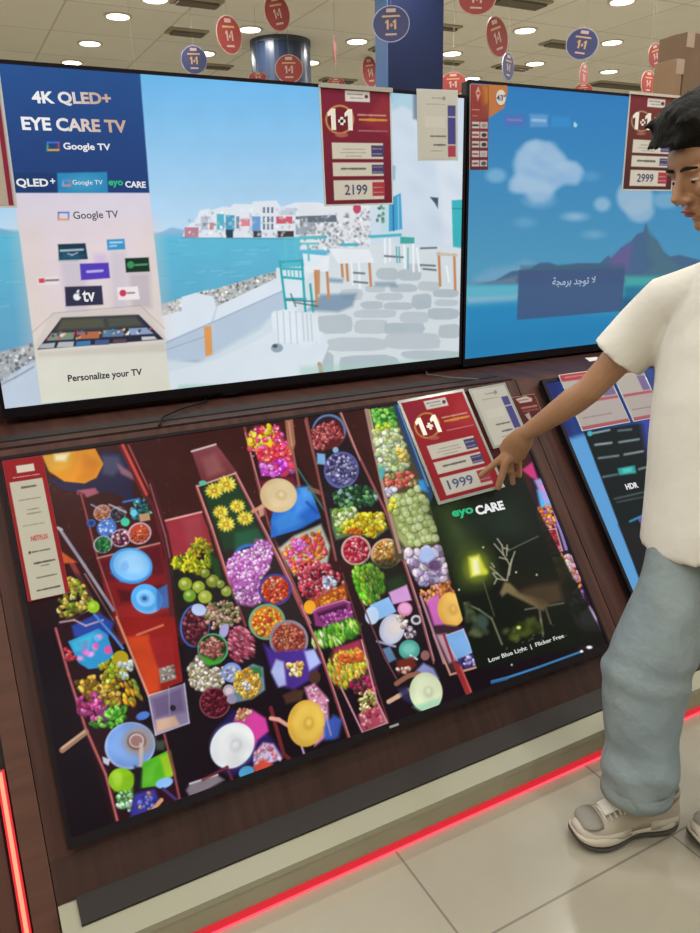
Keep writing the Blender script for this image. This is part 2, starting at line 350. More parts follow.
    p.poly([(14, 193), (149.5, 193), (170.5, 391), (41.5, 404)], 'd6cedb', 1, 1.2, 'd8d8c6')
    p.poly([(18, 225), (154, 225), (165, 330), (30, 345)], 'e5cdc6', .55, 26)
    p.poly([(38, 216), (140, 216), (146, 300), (48, 305)], 'dccfd8', .6, 16)
    s = crop(0, 200, 3.89)
    for q, c in [((235, 240, 330, 240, 345, 440, 260, 440), 'c4bdcc'), ((430, 200, 490, 200, 500, 430, 440, 430), 'c8c0cc'), ((500, 285, 582, 285, 590, 420, 510, 420), 'b4acb4'), ((365, 210, 410, 210, 420, 250, 370, 250), 'cdb4dc')]: p.poly(s(*q), c, .7, 6)
    p.poly(s(130, 580, 200, 440, 560, 415, 650, 545), 'cfc6c0', .8, 3); p.line(s(120, 520, 210, 440, 545, 410, 640, 500), .8, 'a89c98', .7)
    p.poly(s(145, 582, 240, 458, 540, 446, 636, 542), '2c2c40'); p.poly(s(240, 462, 405, 455, 415, 500, 215, 510), '5a5a4a', .9, 5); p.poly(s(410, 455, 530, 450, 560, 490, 420, 500), '54584c', .9, 5)
    for q, c in [((200, 518, 292, 514, 285, 542, 182, 548), '7a9080'), ((300, 514, 390, 510, 385, 538, 296, 542), 'b06a4c'), ((400, 506, 475, 503, 480, 530, 398, 534), '5c7c9c'), ((500, 500, 570, 496, 598, 520, 508, 526), '8aa0c0'),
                 ((160, 560, 215, 555, 210, 575, 150, 578), 'a8b0b4'), ((228, 553, 288, 550, 285, 572, 220, 574), 'b2b8bc'), ((298, 550, 352, 547, 352, 565, 294, 568), '3c7cb0'), ((370, 545, 425, 542, 425, 562, 368, 565), '4a5a88'), ((440, 542, 490, 540, 495, 555, 440, 558), '5c4a50'), ((550, 532, 600, 530, 612, 542, 552, 546), 'c6c8cc')]: p.poly(s(*q), c)
    p.scatter(s(190, 515, 590, 497, 610, 522, 180, 548), 40, 1.4, ['e8e0d8', 'c04848', '5078a8', 'd8b070', '384050'], 8, shade=False)
    p.poly(s(145, 592, 640, 555, 650, 590, 150, 612), 'c4bcae', .6, 4)
    for q, c in [((225, 172, 332, 168, 342, 230, 230, 234), '1d3a4e'), ((415, 154, 484, 151, 488, 192, 418, 195), '3d92c8'), ((310, 248, 422, 244, 428, 304, 316, 312), '5540b4'), ((486, 227, 578, 223, 583, 278, 490, 282), '1c3528'),
                 ((145, 300, 228, 298, 232, 328, 148, 330), 'e6dcdc'), ((252, 338, 396, 333, 402, 407, 256, 414), '33334a'), ((455, 340, 536, 336, 544, 386, 460, 390), 'ebe4e4')]: p.poly(s(*q), c)
    p.poly(s(240, 200, 330, 215, 300, 232, 232, 232), '2f6f88', .6, 6)
    p.poly(s(150, 306, 172, 304, 174, 322, 152, 323), 'd0485a'); p.line(s(178, 313, 226, 311), 2, '6b5f66', .8)
    p.ell(*crop1(0, 200, 3.89)(508, 252), 3.6, 3.6, '3f8f5c'); p.line(s(526, 253, 572, 250), 2, '58a070', .9)
    p.ell(*crop1(0, 200, 3.89)(478, 362), 3.4, 3.4, 'cc3a5c'); p.line(s(496, 362, 522, 361), 1.8, '7a6c74', .8)
    p.line(s(236, 197, 322, 193), 2.2, 'b8c4cc', .9); p.line(s(264, 208, 280, 214, 302, 205), 1.2, 'c0ccd4', .8)
    p.line(s(428, 166, 474, 164), 2, 'c2dcec', .8); p.line(s(428, 180, 452, 178), 1.6, 'c2dcec', .8); p.line(s(340, 279, 398, 275), 2.6, 'c4b8ec', .9)
    # apple shape
    q = crop1(0, 200, 3.89)
    p.ell(*q(294, 376), 2.3, 3, 'eeeef4'); p.ell(*q(306, 375), 2.3, 3, 'eeeef4'); p.ell(*q(300, 379), 3, 3, 'eeeef4'); p.ell(*q(303, 356), 1.2, 2, 'eeeef4', .5); p.ell(*q(313, 370), 1.4, 1.6, '33334a')
    # little screen signs beside the words
    def tvsign(x, y, w, h, c):
        p.line([(x, y+h), (x, y), (x+w, y)], 1.4, c[0]); p.line([(x+w, y), (x+w, y+h)], 1.4, c[1]); p.line([(x, y+h), (x+w, y+h)], 1.8, c[2]); p.line([(x, y+h*.4), (x, y+h)], 1.5, c[3])
    tvsign(47.5, 142.5, 11, 7.5, ['4a7ce0', 'c84a50', 'e2b040', '52a868']); tvsign(63, 180.5, 7, 5, ['6c8ce0', 'c86a70', 'd28a90', '7aa8d8']); tvsign(58.5, 212.5, 10, 7, ['4a6cc0', '5a7ad0', 'd2a060', 'c88ca0'])
    # faint mottling over the whole picture
    p.noise(.012, .05, 3)

def paint_island(p):
    for k in range(50):
        y = 70+k*4; f = k/49; c = hx('3079b8')*(1-f)+hx('5296b8')*f
        p.poly([(440, y), (1100, y+40), (1100, 900), (440, 900)], c, soft=5)
    z = crop(460, 70, 2.917); w = crop(460, 200, 2.917)
    R = random.Random(2)
    p.poly(z(165, 240, 190, 215, 222, 203, 260, 212, 285, 235, 310, 262, 340, 270, 358, 300, 340, 332, 300, 335, 275, 352, 245, 382, 215, 388, 195, 365, 150, 348, 148, 325, 168, 300), '8fb4d2', .95, 6)
    for x, y, rx, ry in [(225, 250, 17, 14), (190, 275, 12, 12), (270, 270, 14, 14), (310, 295, 15, 9), (335, 305, 8, 9), (230, 310, 24, 16), (185, 330, 13, 8), (235, 355, 13, 10), (215, 225, 8, 6), (262, 228, 7, 6), (165, 345, 7, 5)]: X, Y = z(x, y)[0]; p.ell(X, Y, rx, ry, ['9abbd8', '93b6d6', 'a0bfd9'][(x+y) % 3], 0, .75, 6)
    for x, y in [(205, 300), (270, 320), (240, 275), (300, 310)]: X, Y = z(x, y)[0]; p.ell(X, Y, 9, 4, '7fa9d0', .4, .5, 6)
    for x, y, rx, ry, c, a in [(105, 308, 10, 7, '7fb0d0', .8), (415, 392, 8, 7, '8cb4d0', .9), (510, 370, 18, 18, '98b6ce', .9), (525, 410, 14, 12, '98b6ce', .8), (335, 428, 11, 4, '88b2ce', .9), (230, 380, 16, 8, '86aece', .5), (600, 380, 14, 8, '8db4cc', .6), (390, 480, 10, 4, '7aaac8', .6), (190, 445, 10, 5, '74a8c8', .5), (380, 310, 9, 5, '5e9cca', .6)]:
        x, y = z(x, y)[0]; p.ell(x, y, rx, ry, c, 0, a, 5)
    p.poly(w(40, 225, 90, 200, 160, 190, 190, 175, 230, 190, 230, 245, 40, 250), '86a8c4', .5, 8)
    p.poly(w(45, 246, 100, 236, 150, 208, 205, 200, 232, 183, 262, 182, 285, 192, 345, 184, 408, 184, 432, 162, 442, 170, 470, 140, 500, 120, 515, 100, 535, 92, 543, 68, 552, 100, 575, 118, 592, 150, 612, 165, 640, 160, 800, 200, 900, 250, 45, 252), '4a6788', 1, 2)
    p.poly(w(540, 75, 552, 105, 545, 150, 570, 190, 540, 215, 640, 230, 700, 240, 600, 160, 575, 120), '4e7280', .8, 6); p.poly(w(438, 170, 475, 140, 500, 122, 495, 200, 440, 205), '705c94', .7, 7)
    p.poly(w(20, 240, 90, 238, 165, 222, 165, 246, 20, 250), '6c8698', .7, 4)
    p.poly(w(20, 248, 300, 246, 900, 240, 900, 700, 0, 700), '3f98b8', 1, 2)
    p.poly(w(15, 250, 170, 248, 172, 275, 15, 285), '62b0c4', .9, 5); p.poly(w(20, 284, 170, 276, 170, 296, 20, 306), '8fb8cc', .9, 5)
    p.poly(w(10, 310, 170, 298, 400, 330, 480, 330, 480, 500, 0, 520), '2b84b6', 1, 14); p.poly(w(0, 400, 200, 370, 460, 345, 470, 500, 0, 520), '2a7cae', .8, 20)
    p.poly(w(480, 222, 600, 222, 590, 250, 480, 252), '4aa8a4', .9, 5); p.poly(w(480, 252, 580, 250, 560, 290, 478, 300), '2e7490', .9, 6)
    p.poly(w(470, 285, 540, 290, 520, 350, 470, 330), '2c5a80', .9, 6)
    p.poly(w(172, 206, 481, 199, 472, 324, 166, 350), '44597e', .93, 1.2)
    p.poly(w(176, 190, 480, 186, 480, 200, 174, 208), '3f6072', .5, 3)
    for q, c in [((128, 130, 190, 132, 188, 166, 130, 163), '5470b4'), ((203, 128, 256, 130, 256, 166, 205, 166), '6a9ccc'), ((266, 134, 322, 138, 320, 166, 266, 166), '3c8cc8')]: p.poly(z(*q), c, .8, 3)
    p.line(z(140, 145, 180, 147), 2, 'b088b4', .5); p.line(z(212, 146, 248, 148), 3, '9cc0e0', .7); p.poly(z(333, 150, 343, 160, 338, 168, 331, 164), 'b8dce8', .9)

def bowl(p, x, y, r, rim, fill, pal, seed, n=40, k=1.8, ry=None):
    ry = ry or r*.9; p.ell(x, y, r, ry, rim, -.4); p.ell(x, y, r*.85, ry*.85, fill, -.4); p.scatter((x, y, r*.8, ry*.8, -.4), n, k, pal, seed)
def hat(p, x, y, rx, ry, c, c2, rot=0):
    p.ell(x, y, rx, ry, c, rot); p.ell(x+rx*.12, y-ry*.05, rx*.8, ry*.8, c2, rot, .5, 5); p.ell(x+rx*.15, y, rx*.3, ry*.3, hx(c)*.93, rot, .8, 3); p.ell(x+rx*.15, y-1, rx*.14, ry*.14, c2, rot, .8, 2)
    for k in range(5): p.ell(x+rx*.1, y, rx*(.3+.13*k), ry*(.3+.13*k), hx(c)*.9, rot, .06, 1.5)
def paint_market(p):
    p.poly([(-40, 430), (600, 360), (640, 700), (-40, 760)], '3c1a17', 1, 60)
    p.poly([(-40, 600), (300, 600), (640, 560), (640, 900), (-40, 900)], '160b14', 1, 90)
    R = random.Random(11)
    for k in range(260):
        x, y = R.uniform(10, 420), R.uniform(410, 600); p.ell(x, y, R.uniform(.6, 1.4), .7, R.choice(['6a3c34', '54302c', '7a5048', '2a1214']), R.random()*3, .55)
    a = crop(0, 430, 3.89); a1 = crop1(0, 430, 3.89); b = crop(0, 620, 3.5); b1 = crop1(0, 620, 3.5); c = crop(150, 420, 3.89); c1 = crop1(150, 420, 3.89)
    d = crop(150, 600, 3.89); d1 = crop1(150, 600, 3.89); e = crop(300, 400, 5); e1 = crop1(300, 400, 5); g = crop(300, 550, 3.89); g1 = crop1(300, 550, 3.89); h = crop(430, 490, 3.89); h1 = crop1(430, 490, 3.89)
    # --- upper left boatman with orange hat, long wooden boat
    p.poly(a(180, 190, 240, 230, 330, 250, 420, 240, 520, 280, 510, 150, 480, 90, 400, 80, 380, 120, 300, 190), '29233f'); p.poly(a(300, 235, 370, 225, 385, 245, 340, 262, 300, 250), 'b4606c', .9, 2)
    p.poly(a(395, 100, 460, 100, 480, 140, 440, 180, 400, 170), '4a4a66', .9, 5); p.poly(a(455, 130, 520, 170, 520, 195, 470, 170), '9c6a78', .8, 3)
    p.poly(a(165, 100, 370, 72, 402, 132, 375, 185, 330, 208, 250, 200, 190, 160), 'd98c22'); p.poly(a(165, 100, 290, 85, 270, 150, 200, 165), 'd0a03a', .8, 5); p.poly(a(210, 95, 270, 90, 255, 120, 215, 120), 'e8e0c0', .9, 4); p.poly(a(330, 90, 395, 130, 370, 185, 300, 195), 'cf7a1c', .7, 6)
    p.poly(a(305, 240, 330, 250, 380, 500, 440, 640, 470, 700, 480, 560, 600, 470, 560, 250, 480, 60, 520, 50, 600, 250, 660, 480, 740, 800, 480, 830, 420, 640, 350, 470), '4a1418', .9, 3)
    b0 = a(385, 500, 625, 440, 650, 560, 690, 830, 470, 830, 400, 600)
    p.poly(b0, '7c1a1e'); p.poly(a(390, 510, 620, 450, 632, 510, 640, 560, 400, 590), '5a1420', .9, 4); p.poly(a(450, 690, 660, 640, 672, 700, 460, 760), '9c2424', .8, 3); p.poly(a(455, 620, 510, 625, 640, 600, 655, 640, 470, 670), '481018', .8, 4)
    for q, w_, cc in [((470, 60, 560, 250, 600, 300, 650, 480, 660, 640, 680, 830), 5, '5c2228'), ((520, 55, 610, 290, 660, 480, 690, 700, 710, 830), 3.5, '3d151c'), ((478, 60, 570, 250), 3, 'cc4a3c'), ((500, 60, 590, 250), 1.6, 'a45048'), ((605, 260, 650, 460), 1.4, 'a0687c'), ((315, 250, 380, 500, 430, 640, 490, 820), 1.6, '9a5450'), ((380, 498, 620, 440), 1.8, 'b88078'), ((530, 798, 660, 755), 2, 'cc6a64')]: p.line(a(*q), w_, cc)
    p.line(a(232, 385, 330, 530, 440, 700), 3.2, '96909e'); p.line(a(225, 380, 240, 388), 2.5, 'b8b0b8'); p.line(a(280, 520, 400, 740, 470, 830), 5, '8c3a3c'); p.line(a(330, 560, 440, 740), 1.6, 'cf8a78'); p.poly(a(235, 470, 300, 515, 245, 520), 'd8622c', .9, 2)
    bowl(p, *a1(398, 322), 9, 'c0a0a4', 'b06c4c', ['c4845c', 'a85a3c'], 2, 14); bowl(p, *a1(458, 328), 8.5, '8c8498', '2a2630', ['343040', '584c50'], 3, 14)
    p.scatter(a(500, 290, 565, 262, 590, 330, 520, 350), 30, 2, ['1f7a66', '2c9c80', '2a5ca0', '185044', '70c0b0'], 4); p.ell(*a1(520, 322), 3.5, 3.5, '6cc8e8'); p.ell(*a1(487, 358), 4.5, 4.2, '3fc098'); p.poly(a(540, 330, 580, 320, 585, 350, 545, 358), 'b8946c')
    bowl(p, *a1(415, 380), 10, '3c6cc8', '4a7cd0', ['9cb8e8', '5880d0', 'd0dcf4'], 5, 24, 1.5); p.ell(*a1(355, 362), 4.5, 4, '345ca8'); p.ell(*a1(355, 362), 2.6, 2.4, '23366c')
    bowl(p, *a1(470, 420), 10, 'a898b0', '4c1c3c', ['7c2c4c', 'e0b8b8', '5a1c34'], 6, 20); bowl(p, *a1(543, 402), 12, 'c4a4b4', 'b4442c', ['cc5a38', 'e08058', 'a03c28'], 7, 50, 1.4); bowl(p, *a1(400, 445), 9.6, 'b0b0c0', '1f5a34', ['2c8044', '48a850', '1c5030'], 8, 30, 1.5)
    p.line(a(355, 290, 410, 320), 1.6, 'b0b4d0', .8); p.line(a(425, 290, 490, 320), 1.8, 'c4c4d4', .8); p.line(a(480, 280, 540, 268), 2, '3878c8')
    p.ell(*a1(510, 528), 21.5, 17.8, '4c9ce0', .2); p.ell(*a1(512, 526), 18.5, 15, '7cbcee', .2); p.ell(*a1(515, 520), 13, 10, 'a0d0f4', .2, .7, 5); p.ell(*a1(485, 530), 4, 5, '6ca8e0', .2, .7, 3)
    p.line(a(430, 555, 470, 590, 540, 595, 590, 560), 1.4, '3478c0', .7)
    p.ell(*a1(572, 660), 16, 14, '7ab8ec', .3); p.ell(*a1(566, 652), 14.5, 13.5, '54acf0', .3); p.ell(*a1(566, 654), 9.5, 8.5, '86c8f8', .3); p.ell(*a1(562, 655), 5, 4.5, '58a4e4', .3); p.ell(*a1(562, 655), 2.4, 2.2, '3a5890', .3); p.poly(a(610, 620, 650, 600, 658, 690, 610, 700), '3f74c0', .85, 2)
    # left boat of greens
    p.poly(a(190, 680, 240, 560, 330, 560, 430, 700, 480, 830, 230, 830), '22161c', .6, 6)
    p.scatter(a(225, 660, 260, 570, 320, 590, 360, 680, 290, 730, 230, 740), 80, 3, ['c8a83c', 'd8c454', '8c9c2c', 'e0d47c', '5c6c20', '7c5c20'], 9); p.ell(*a1(363, 688), 6.2, 6.2, '94c020'); p.ell(*a1(358, 683), 2.6, 2.4, 'c4e060', 0, .7, 2)
    p.line(a(240, 745, 300, 730, 345, 700), 1.2, 'd4cca4', .8)
    p.poly(b(200, 0, 300, -30, 380, 20, 420, 130, 440, 200, 520, 420, 600, 560, 640, 640, 400, 720, 300, 400, 240, 200), '2a1018', .85, 4)
    for q in [(195, 30, 240, 190, 300, 380, 370, 540, 410, 700)]: p.line(b(*q), 3.4, '7c2c34'); p.line(b(*q), 1.2, 'c47a74')
    p.poly(b(250, 20, 345, -25, 400, 10, 380, 60, 260, 60), '2a4aa8', .9, 3); p.line(b(210, 8, 260, 0, 300, 20, 360, 0), 2, 'c4a8b8', .8); p.line(b(330, -20, 400, 60, 430, 100), 2.4, '4c88d8')
    p.poly(b(238, 75, 345, 30, 375, 50, 398, 120, 370, 165, 310, 172, 275, 150), '2c94cc'); p.poly(b(250, 78, 330, 45, 310, 100, 262, 110), '48c0d8', .7, 4)
    p.scatter(b(255, 80, 350, 45, 390, 120, 320, 160, 280, 140), 12, 3.6, ['d86ab8', 'e090c8', 'c854a8', '48b0dc'], 10, shade=False, soft=2.5); p.scatter(b(225, 90, 250, 100, 270, 140, 235, 145), 12, 2.4, ['c83848', 'e89090', '903040'], 11); p.ell(*b1(378, 105), 4, 4.5, 'd858a8')
    p.scatter(b(265, 210, 420, 180, 415, 290, 360, 305, 280, 280), 110, 3.4, ['a87c24', 'c89c34', '806018', 'dcb850', '98a028', '684c14'], 12); p.scatter(b(340, 150, 440, 120, 450, 200, 380, 220), 44, 3, ['a4c828', '7ca01c', 'c8dc60', 'b4941c'], 13)
    p.ell(*b1(422, 135), 8, 8, 'b8a41c'); p.scatter(b(415, 150, 460, 140, 462, 190, 425, 210), 16, 3, ['d8e8dc', 'b8d0c4', 'f0f4ec'], 14); p.scatter(b(425, 225, 470, 215, 500, 290, 440, 295), 22, 4, ['e89c1c', 'd8c82c', '9c7414', '70902c'], 15, .45, 1.2)
    p.scatter(b(270, 275, 340, 255, 370, 320, 340, 350, 270, 330), 44, 3.8, ['b43c84', 'd45ca0', '8c2c68', 'a02c50', 'e07cb8'], 16, .5); p.poly(b(350, 315, 385, 300, 390, 350, 360, 358), '70306c', .95, 3)
    p.scatter(b(320, 360, 400, 300, 440, 310, 430, 360, 340, 385), 30, 4, ['3c9c24', '60b834', '286c1c', '80c850'], 17, .5)
    p.ell(*b1(500, 335), 7, 4, '4c78cc', -.3)
    p.line(b(218, 455, 300, 392), 6, '9c7860'); p.line(b(218, 448, 296, 390), 2, 'd0ac90')
    p.ell(*b1(455, 440), 25.5, 23.5, '98aed8', -.3); p.ell(*b1(457, 438), 23.5, 21.5, '6f98dc', -.3); p.ell(*b1(450, 440), 18, 18, '8cb0e8', 0, .6, 10); p.ell(*b1(486, 425), 15, 14, '9c8474', 0, .8, 8); p.ell(*b1(478, 424), 9.5, 9, '7c5848', 0, .9, 2); p.ell(*b1(478, 422), 7.5, 7, 'c0b8bc'); p.ell(*b1(478, 423), 6, 5.6, '98706c'); p.poly(b(488, 430, 502, 430, 500, 520, 486, 510), 'c8b4a8', .9, 2)
    p.poly(b(358, 478, 385, 488, 380, 510, 362, 500), 'c4c4d8'); p.poly(b(545, 425, 580, 420, 575, 455, 548, 455), '3c4c3c', .9, 3)
    p.ell(*b1(425, 560), 13, 12, '8cc818', 0); p.poly(b(385, 555, 470, 540, 465, 600, 400, 600), '80b81c', .8, 4); p.ell(*b1(410, 555), 5, 8, 'b4dc48', 0, .8, 4)
    p.poly(b(500, 500, 590, 455, 612, 540, 555, 580, 485, 590), '4fae20'); p.poly(b(560, 480, 595, 460, 612, 540, 580, 560), '9cc424', .9, 4); p.poly(b(500, 520, 550, 500, 530, 570, 490, 580), '68b838', .7, 5)
    p.poly(b(470, 510, 498, 520, 495, 600, 470, 610), '181820', .9, 3); p.ell(*b1(575, 570), 9, 5, '84b4e8', -.3); p.scatter(b(405, 600, 460, 600, 455, 670, 410, 650), 30, 2.8, ['48a83c', 'c0dcc8', '2c7c28', '80c468', 'e0ece4'], 18)
    p.poly(b(455, 690, 470, 610, 540, 590, 560, 640, 520, 680), '3a38a0', .95, 4); p.scatter(b(480, 640, 520, 600, 560, 640, 500, 690), 16, 2.4, ['6c74d0', 'c87c6c', '2c2c88', 'c8a080'], 19); p.line(b(530, 670, 565, 630), 4, 'c89468'); p.line(b(570, 590, 630, 640), 3, '43306c'); p.line(b(575, 400, 610, 540, 632, 640), 2.4, '8c4448')
    # red boat end
    p.poly(b(405, -10, 610, -10, 620, 60, 640, 215, 520, 265), '8e1c18'); p.poly(b(440, 60, 520, 50, 560, 180, 560, 245, 520, 262), 'c8441c', .9, 4); p.poly(b(520, 70, 605, 50, 612, 170, 560, 180), '9a2024', .9, 3)
    p.line(b(408, -10, 520, 265), 2.4, 'd08a6c'); p.line(b(520, 265, 640, 228), 1.8, 'e0b08c'); p.line(b(480, 52, 570, 18), 2.4, 'c86850'); p.poly(b(555, 170, 608, 155, 618, 205, 562, 222), '8a7c78'); p.scatter(b(560, 175, 606, 160, 612, 200, 568, 215), 12, 2, ['b8a894', '5c5454', 'd0c0b0'], 20)
    p.poly(b(520, 268, 645, 222, 662, 360, 545, 402), '8a7c9c'); p.poly(b(530, 275, 638, 235, 645, 320, 545, 345), '6a5a80', .95, 5); p.poly(b(545, 350, 612, 335, 630, 368, 548, 395), 'd0ac90', .95, 3); p.line(b(520, 268, 545, 402, 662, 360, 645, 222), 1.4, 'b8b0c8'); p.ell(*b1(605, 308), 3, 3, '2c1c2c'); p.line(b(590, 235, 594, 330), 1, 'a8a0b8', .7)
    # --- second boat: bow, daisies on leaves, flowers, bowls
    p.poly(c(162, 122, 255, 95, 270, 110, 340, 205, 235, 250, 205, 250), '7e4048', 1, 1.6, '6a2c30'); p.line(c(162, 122, 255, 95), 2, 'd0b8b8'); p.poly(c(200, 150, 250, 130, 290, 200, 225, 225), '97605e', .6, 6)
    p.poly(c(185, 258, 330, 205, 400, 340, 520, 590, 640, 800, 380, 800, 290, 560), '281c1c'); p.poly(c(200, 265, 325, 215, 395, 345, 430, 470, 290, 510), '1f3c24', .95, 4)
    p.poly(c(330, 440, 420, 420, 450, 470, 330, 510), '256040', .8, 5); p.line(c(182, 258, 240, 420, 310, 640, 370, 800), 3.2, '9c4a48'); p.line(c(182, 255, 240, 412, 312, 636), 1.2, 'd89890'); p.line(c(330, 205, 400, 340, 500, 540, 600, 760), 3, '9c4c4c'); p.line(c(333, 205, 405, 345, 505, 540, 625, 790), 1.2, 'd09494'); p.line(c(185, 258, 330, 208), 1.6, 'c8b0a0')
    p.ell(*c1(205, 245), 4, 2.5, '5cc0a0')
    for x, y, r in [(250, 275, 9.5), (298, 250, 10), (340, 335, 8), (275, 358, 8), (370, 382, 8.6), (296, 405, 9.2)]:
        X, Y = c1(x, y)
        for k in range(14): an = k*2*PI/14; p.ell(X+math.cos(an)*r*.62, Y+math.sin(an)*r*.5, r*.36, r*.15, ['dcc83c', 'ecdc60', 'c8ac2c'][k % 3], an*.95)
        p.ell(X, Y, r*.33, r*.28, 'b88c1c'); p.ell(X, Y, r*.15, r*.13, 'dcc850')
    p.ell(*c1(390, 535), 17, 14, '3c68b4'); p.ell(*c1(392, 540), 15, 12, '1c2c50')
    p.poly(c(300, 555, 330, 520, 400, 500, 410, 465, 465, 470, 475, 520, 460, 580, 430, 625, 445, 700, 400, 725, 340, 715, 320, 650, 300, 600), 'b45cb0', 1, 4)
    p.scatter(c(300, 555, 330, 520, 400, 500, 410, 465, 465, 470, 475, 520, 460, 580, 420, 625, 330, 625, 300, 600), 230, 1.9, ['ec9ce8', 'd874d4', 'f8ccf4', 'b850b4', 'e48ce0', 'fce8fa'], 22); p.scatter(c(320, 650, 430, 630, 435, 700, 400, 722, 340, 715), 90, 1.9, ['e0a4dc', 'b868b4', 'f0d0ec', '94509c'], 23)
    bowl(p, *c1(487, 660), 16.5, '3c3c94', 'b8301c', ['e0502c', 'f07840', 'c83018', 'f8a888', 'a82818'], 24, 110, 1.7, 16); bowl(p, *d1(455, 85), 18.5, '70a078', 'd8701c', ['f09c28', 'e84c20', 'f8bc50', 'd83828', 'e8d040'], 25, 130, 1.8, 18)
    bowl(p, *d1(540, 155), 19.5, '8c8494', '9c3c30', ['c86450', 'a84438', 'd88470', '8c3028', 'c87c50'], 26, 150, 1.6, 20)
    # third (shallow left) boat: melons, limes, prawns, rice
    p.poly(c(58, 390, 200, 358, 225, 420, 250, 520, 90, 545), '8e2c38', 1, 1.5, 'a0303c'); p.line(c(58, 392, 200, 358), 2, 'd89890'); p.poly(c(125, 390, 195, 370, 220, 480, 150, 500), 'a84850', .5, 6)
    p.line(c(0, 240, 60, 440, 100, 640, 140, 800), 6, '4c1c22'); p.line(c(0, 250, 60, 450, 90, 600), 1.4, '9a5a60')
    p.poly(c(75, 540, 240, 500, 330, 700, 350, 790, 110, 790), '1c1c18', .95, 5)
    p.scatter(c(80, 545, 150, 510, 190, 450, 230, 480, 240, 560, 190, 595, 100, 580), 110, 3, ['c8c814', 'e0dc30', '8c9c14', '6c8820', 'd8b41c'], 27, .4)
    p.poly(c(230, 520, 265, 540, 280, 620, 250, 600), '1e4420', .95, 3)
    for x, y, r, cc in [(138, 640, 26, '8c9c2c'), (190, 652, 24, '98a834'), (245, 628, 25, '848c2c'), (215, 690, 26, 'a8b43c'), (155, 685, 24, '6c9c2c'), (215, 597, 18, '78882c'), (298, 668, 20, '90a03c'), (275, 640, 16, '7c9038')]:
        X, Y = c1(x, y); r *= 1.12; p.ell(X, Y, r/3.89*1.05, r/3.89, '30381a'); p.ell(X-.3, Y-.5, r/4.3, r/4.4, cc); p.ell(X-1.6, Y-2, r/11, r/12, 'd8dc90', 0, .7, 2)
    p.poly(d(120, 30, 330, 0, 400, 180, 440, 260, 450, 370, 300, 440, 200, 440, 140, 250), '191018', .9, 5)
    p.ell(*d1(175, 100), 15, 21.5, '3c64b0', .1); p.ell(*d1(177, 100), 13.5, 20, '3a1420', .1); p.scatter((*d1(177, 100), 12, 18, 0), 60, 2, ['5c1c28', '7c2c34', '401420', '8c4850'], 28)
    p.scatter(d(215, 60, 225, 15, 290, 0, 340, 20, 350, 80, 290, 110, 225, 110), 120, 2, ['c88c84', 'd8a89c', 'a86c60', '8c8c50', 'b8b098', '5c6c34'], 29); p.ell(*d1(190, 38), 7.5, 6, 'b4c4ec', .2); p.ell(*d1(288, 120), 4.5, 7.5, 'a8a0d0', .3)
    p.ell(*d1(245, 190), 15.5, 15.5, '58a878', .2); p.ell(*d1(243, 190), 14, 14, '1c3818', .2); p.poly(d(190, 210, 250, 235, 290, 205, 275, 245, 230, 258, 195, 240), '3c9c2c', .95, 3); p.scatter(d(190, 170, 240, 145, 285, 170, 285, 215, 240, 225, 195, 200), 60, 2.4, ['a86058', 'c8807c', '884440', 'd8a090'], 30, .5)
    p.poly(d(310, 120, 360, 100, 400, 150, 400, 210, 345, 245, 310, 210), '5c1c30', 1, 4); p.scatter(d(310, 115, 360, 100, 405, 150, 398, 215, 345, 245, 308, 210), 90, 3, ['b85068', 'cc7084', 'a04058', 'd890a0', '8c3048'], 31, .45, .5)
    p.poly(d(145, 270, 190, 210, 230, 270, 290, 300, 250, 345, 190, 350), '7c7068', 1, 5); p.scatter(d(145, 270, 185, 215, 215, 265, 290, 260, 285, 330, 250, 348, 190, 350, 160, 330), 160, 2.1, ['d8d0c4', 'b0a498', 'e8e4dc', '8c8074', 'c8b890', '90885c'], 32)
    p.ell(*d1(318, 282), 10, 10, '7894d8', 0); p.ell(*d1(318, 283), 8, 8, 'a0a8d0', 0); p.scatter((*d1(318, 284), 7, 6, 0), 18, 1.8, ['d0d4e8', '7c84b4', 'b8c0e0'], 33)
    p.poly(d(330, 400, 318, 360, 330, 290, 400, 248, 440, 262, 448, 350, 400, 385), '6c8c9c', .95, 2); p.poly(d(390, 260, 432, 262, 438, 300, 400, 290), '2c6c38', .9, 3); p.scatter((*d1(378, 325), 13, 15, 0), 110, 1.9, ['e0a830', 'f0c850', 'b87c1c', 'f8e090', 'd8941c'], 34); p.scatter((*d1(375, 333), 4, 4, 0), 12, 1.6, ['c0c0e0', 'e8e8f4'], 35)
    p.ell(*d1(252, 400), 15.5, 15.5, '8c4050', 0); p.ell(*d1(252, 400), 14, 14, '3c1020', 0); p.scatter((*d1(252, 398), 13, 13, 0), 70, 1.8, ['7c2030', '5c1424', '983048', '401018'], 36); p.ell(*d1(307, 352), 6, 6, 'b8a8b4'); p.ell(*d1(307, 354), 3.6, 3.4, 'd8ccd0'); p.ell(*d1(318, 385), 5, 5, '9c90ac')
    # woman with white hat
    p.poly(d(250, 510, 320, 430, 400, 430, 450, 480, 460, 520, 520, 600, 460, 640, 380, 640, 320, 690, 270, 660), '2a1c5c', .9, 5); p.poly(d(325, 470, 345, 430, 395, 425, 450, 460, 462, 510, 420, 545, 400, 590, 360, 500), 'c83c94', 1, 3); p.scatter(d(330, 460, 350, 425, 395, 430, 380, 470), 16, 2.6, ['e09060', 'b86858', 'e8b898'], 37)
    p.poly(d(405, 600, 440, 555, 480, 560, 515, 615, 470, 635, 405, 650), 'c8b0d0', 1, 3); p.scatter(d(405, 600, 440, 555, 480, 560, 515, 615, 410, 645), 22, 2.2, ['d07088', 'f0e8f4', 'b8a4d8', 'e098a4'], 38); p.poly(d(400, 650, 440, 620, 480, 640, 440, 665, 410, 675), 'c84838', 1, 3); p.ell(*d1(375, 670), 8, 6, '4c9cc8', -.4)
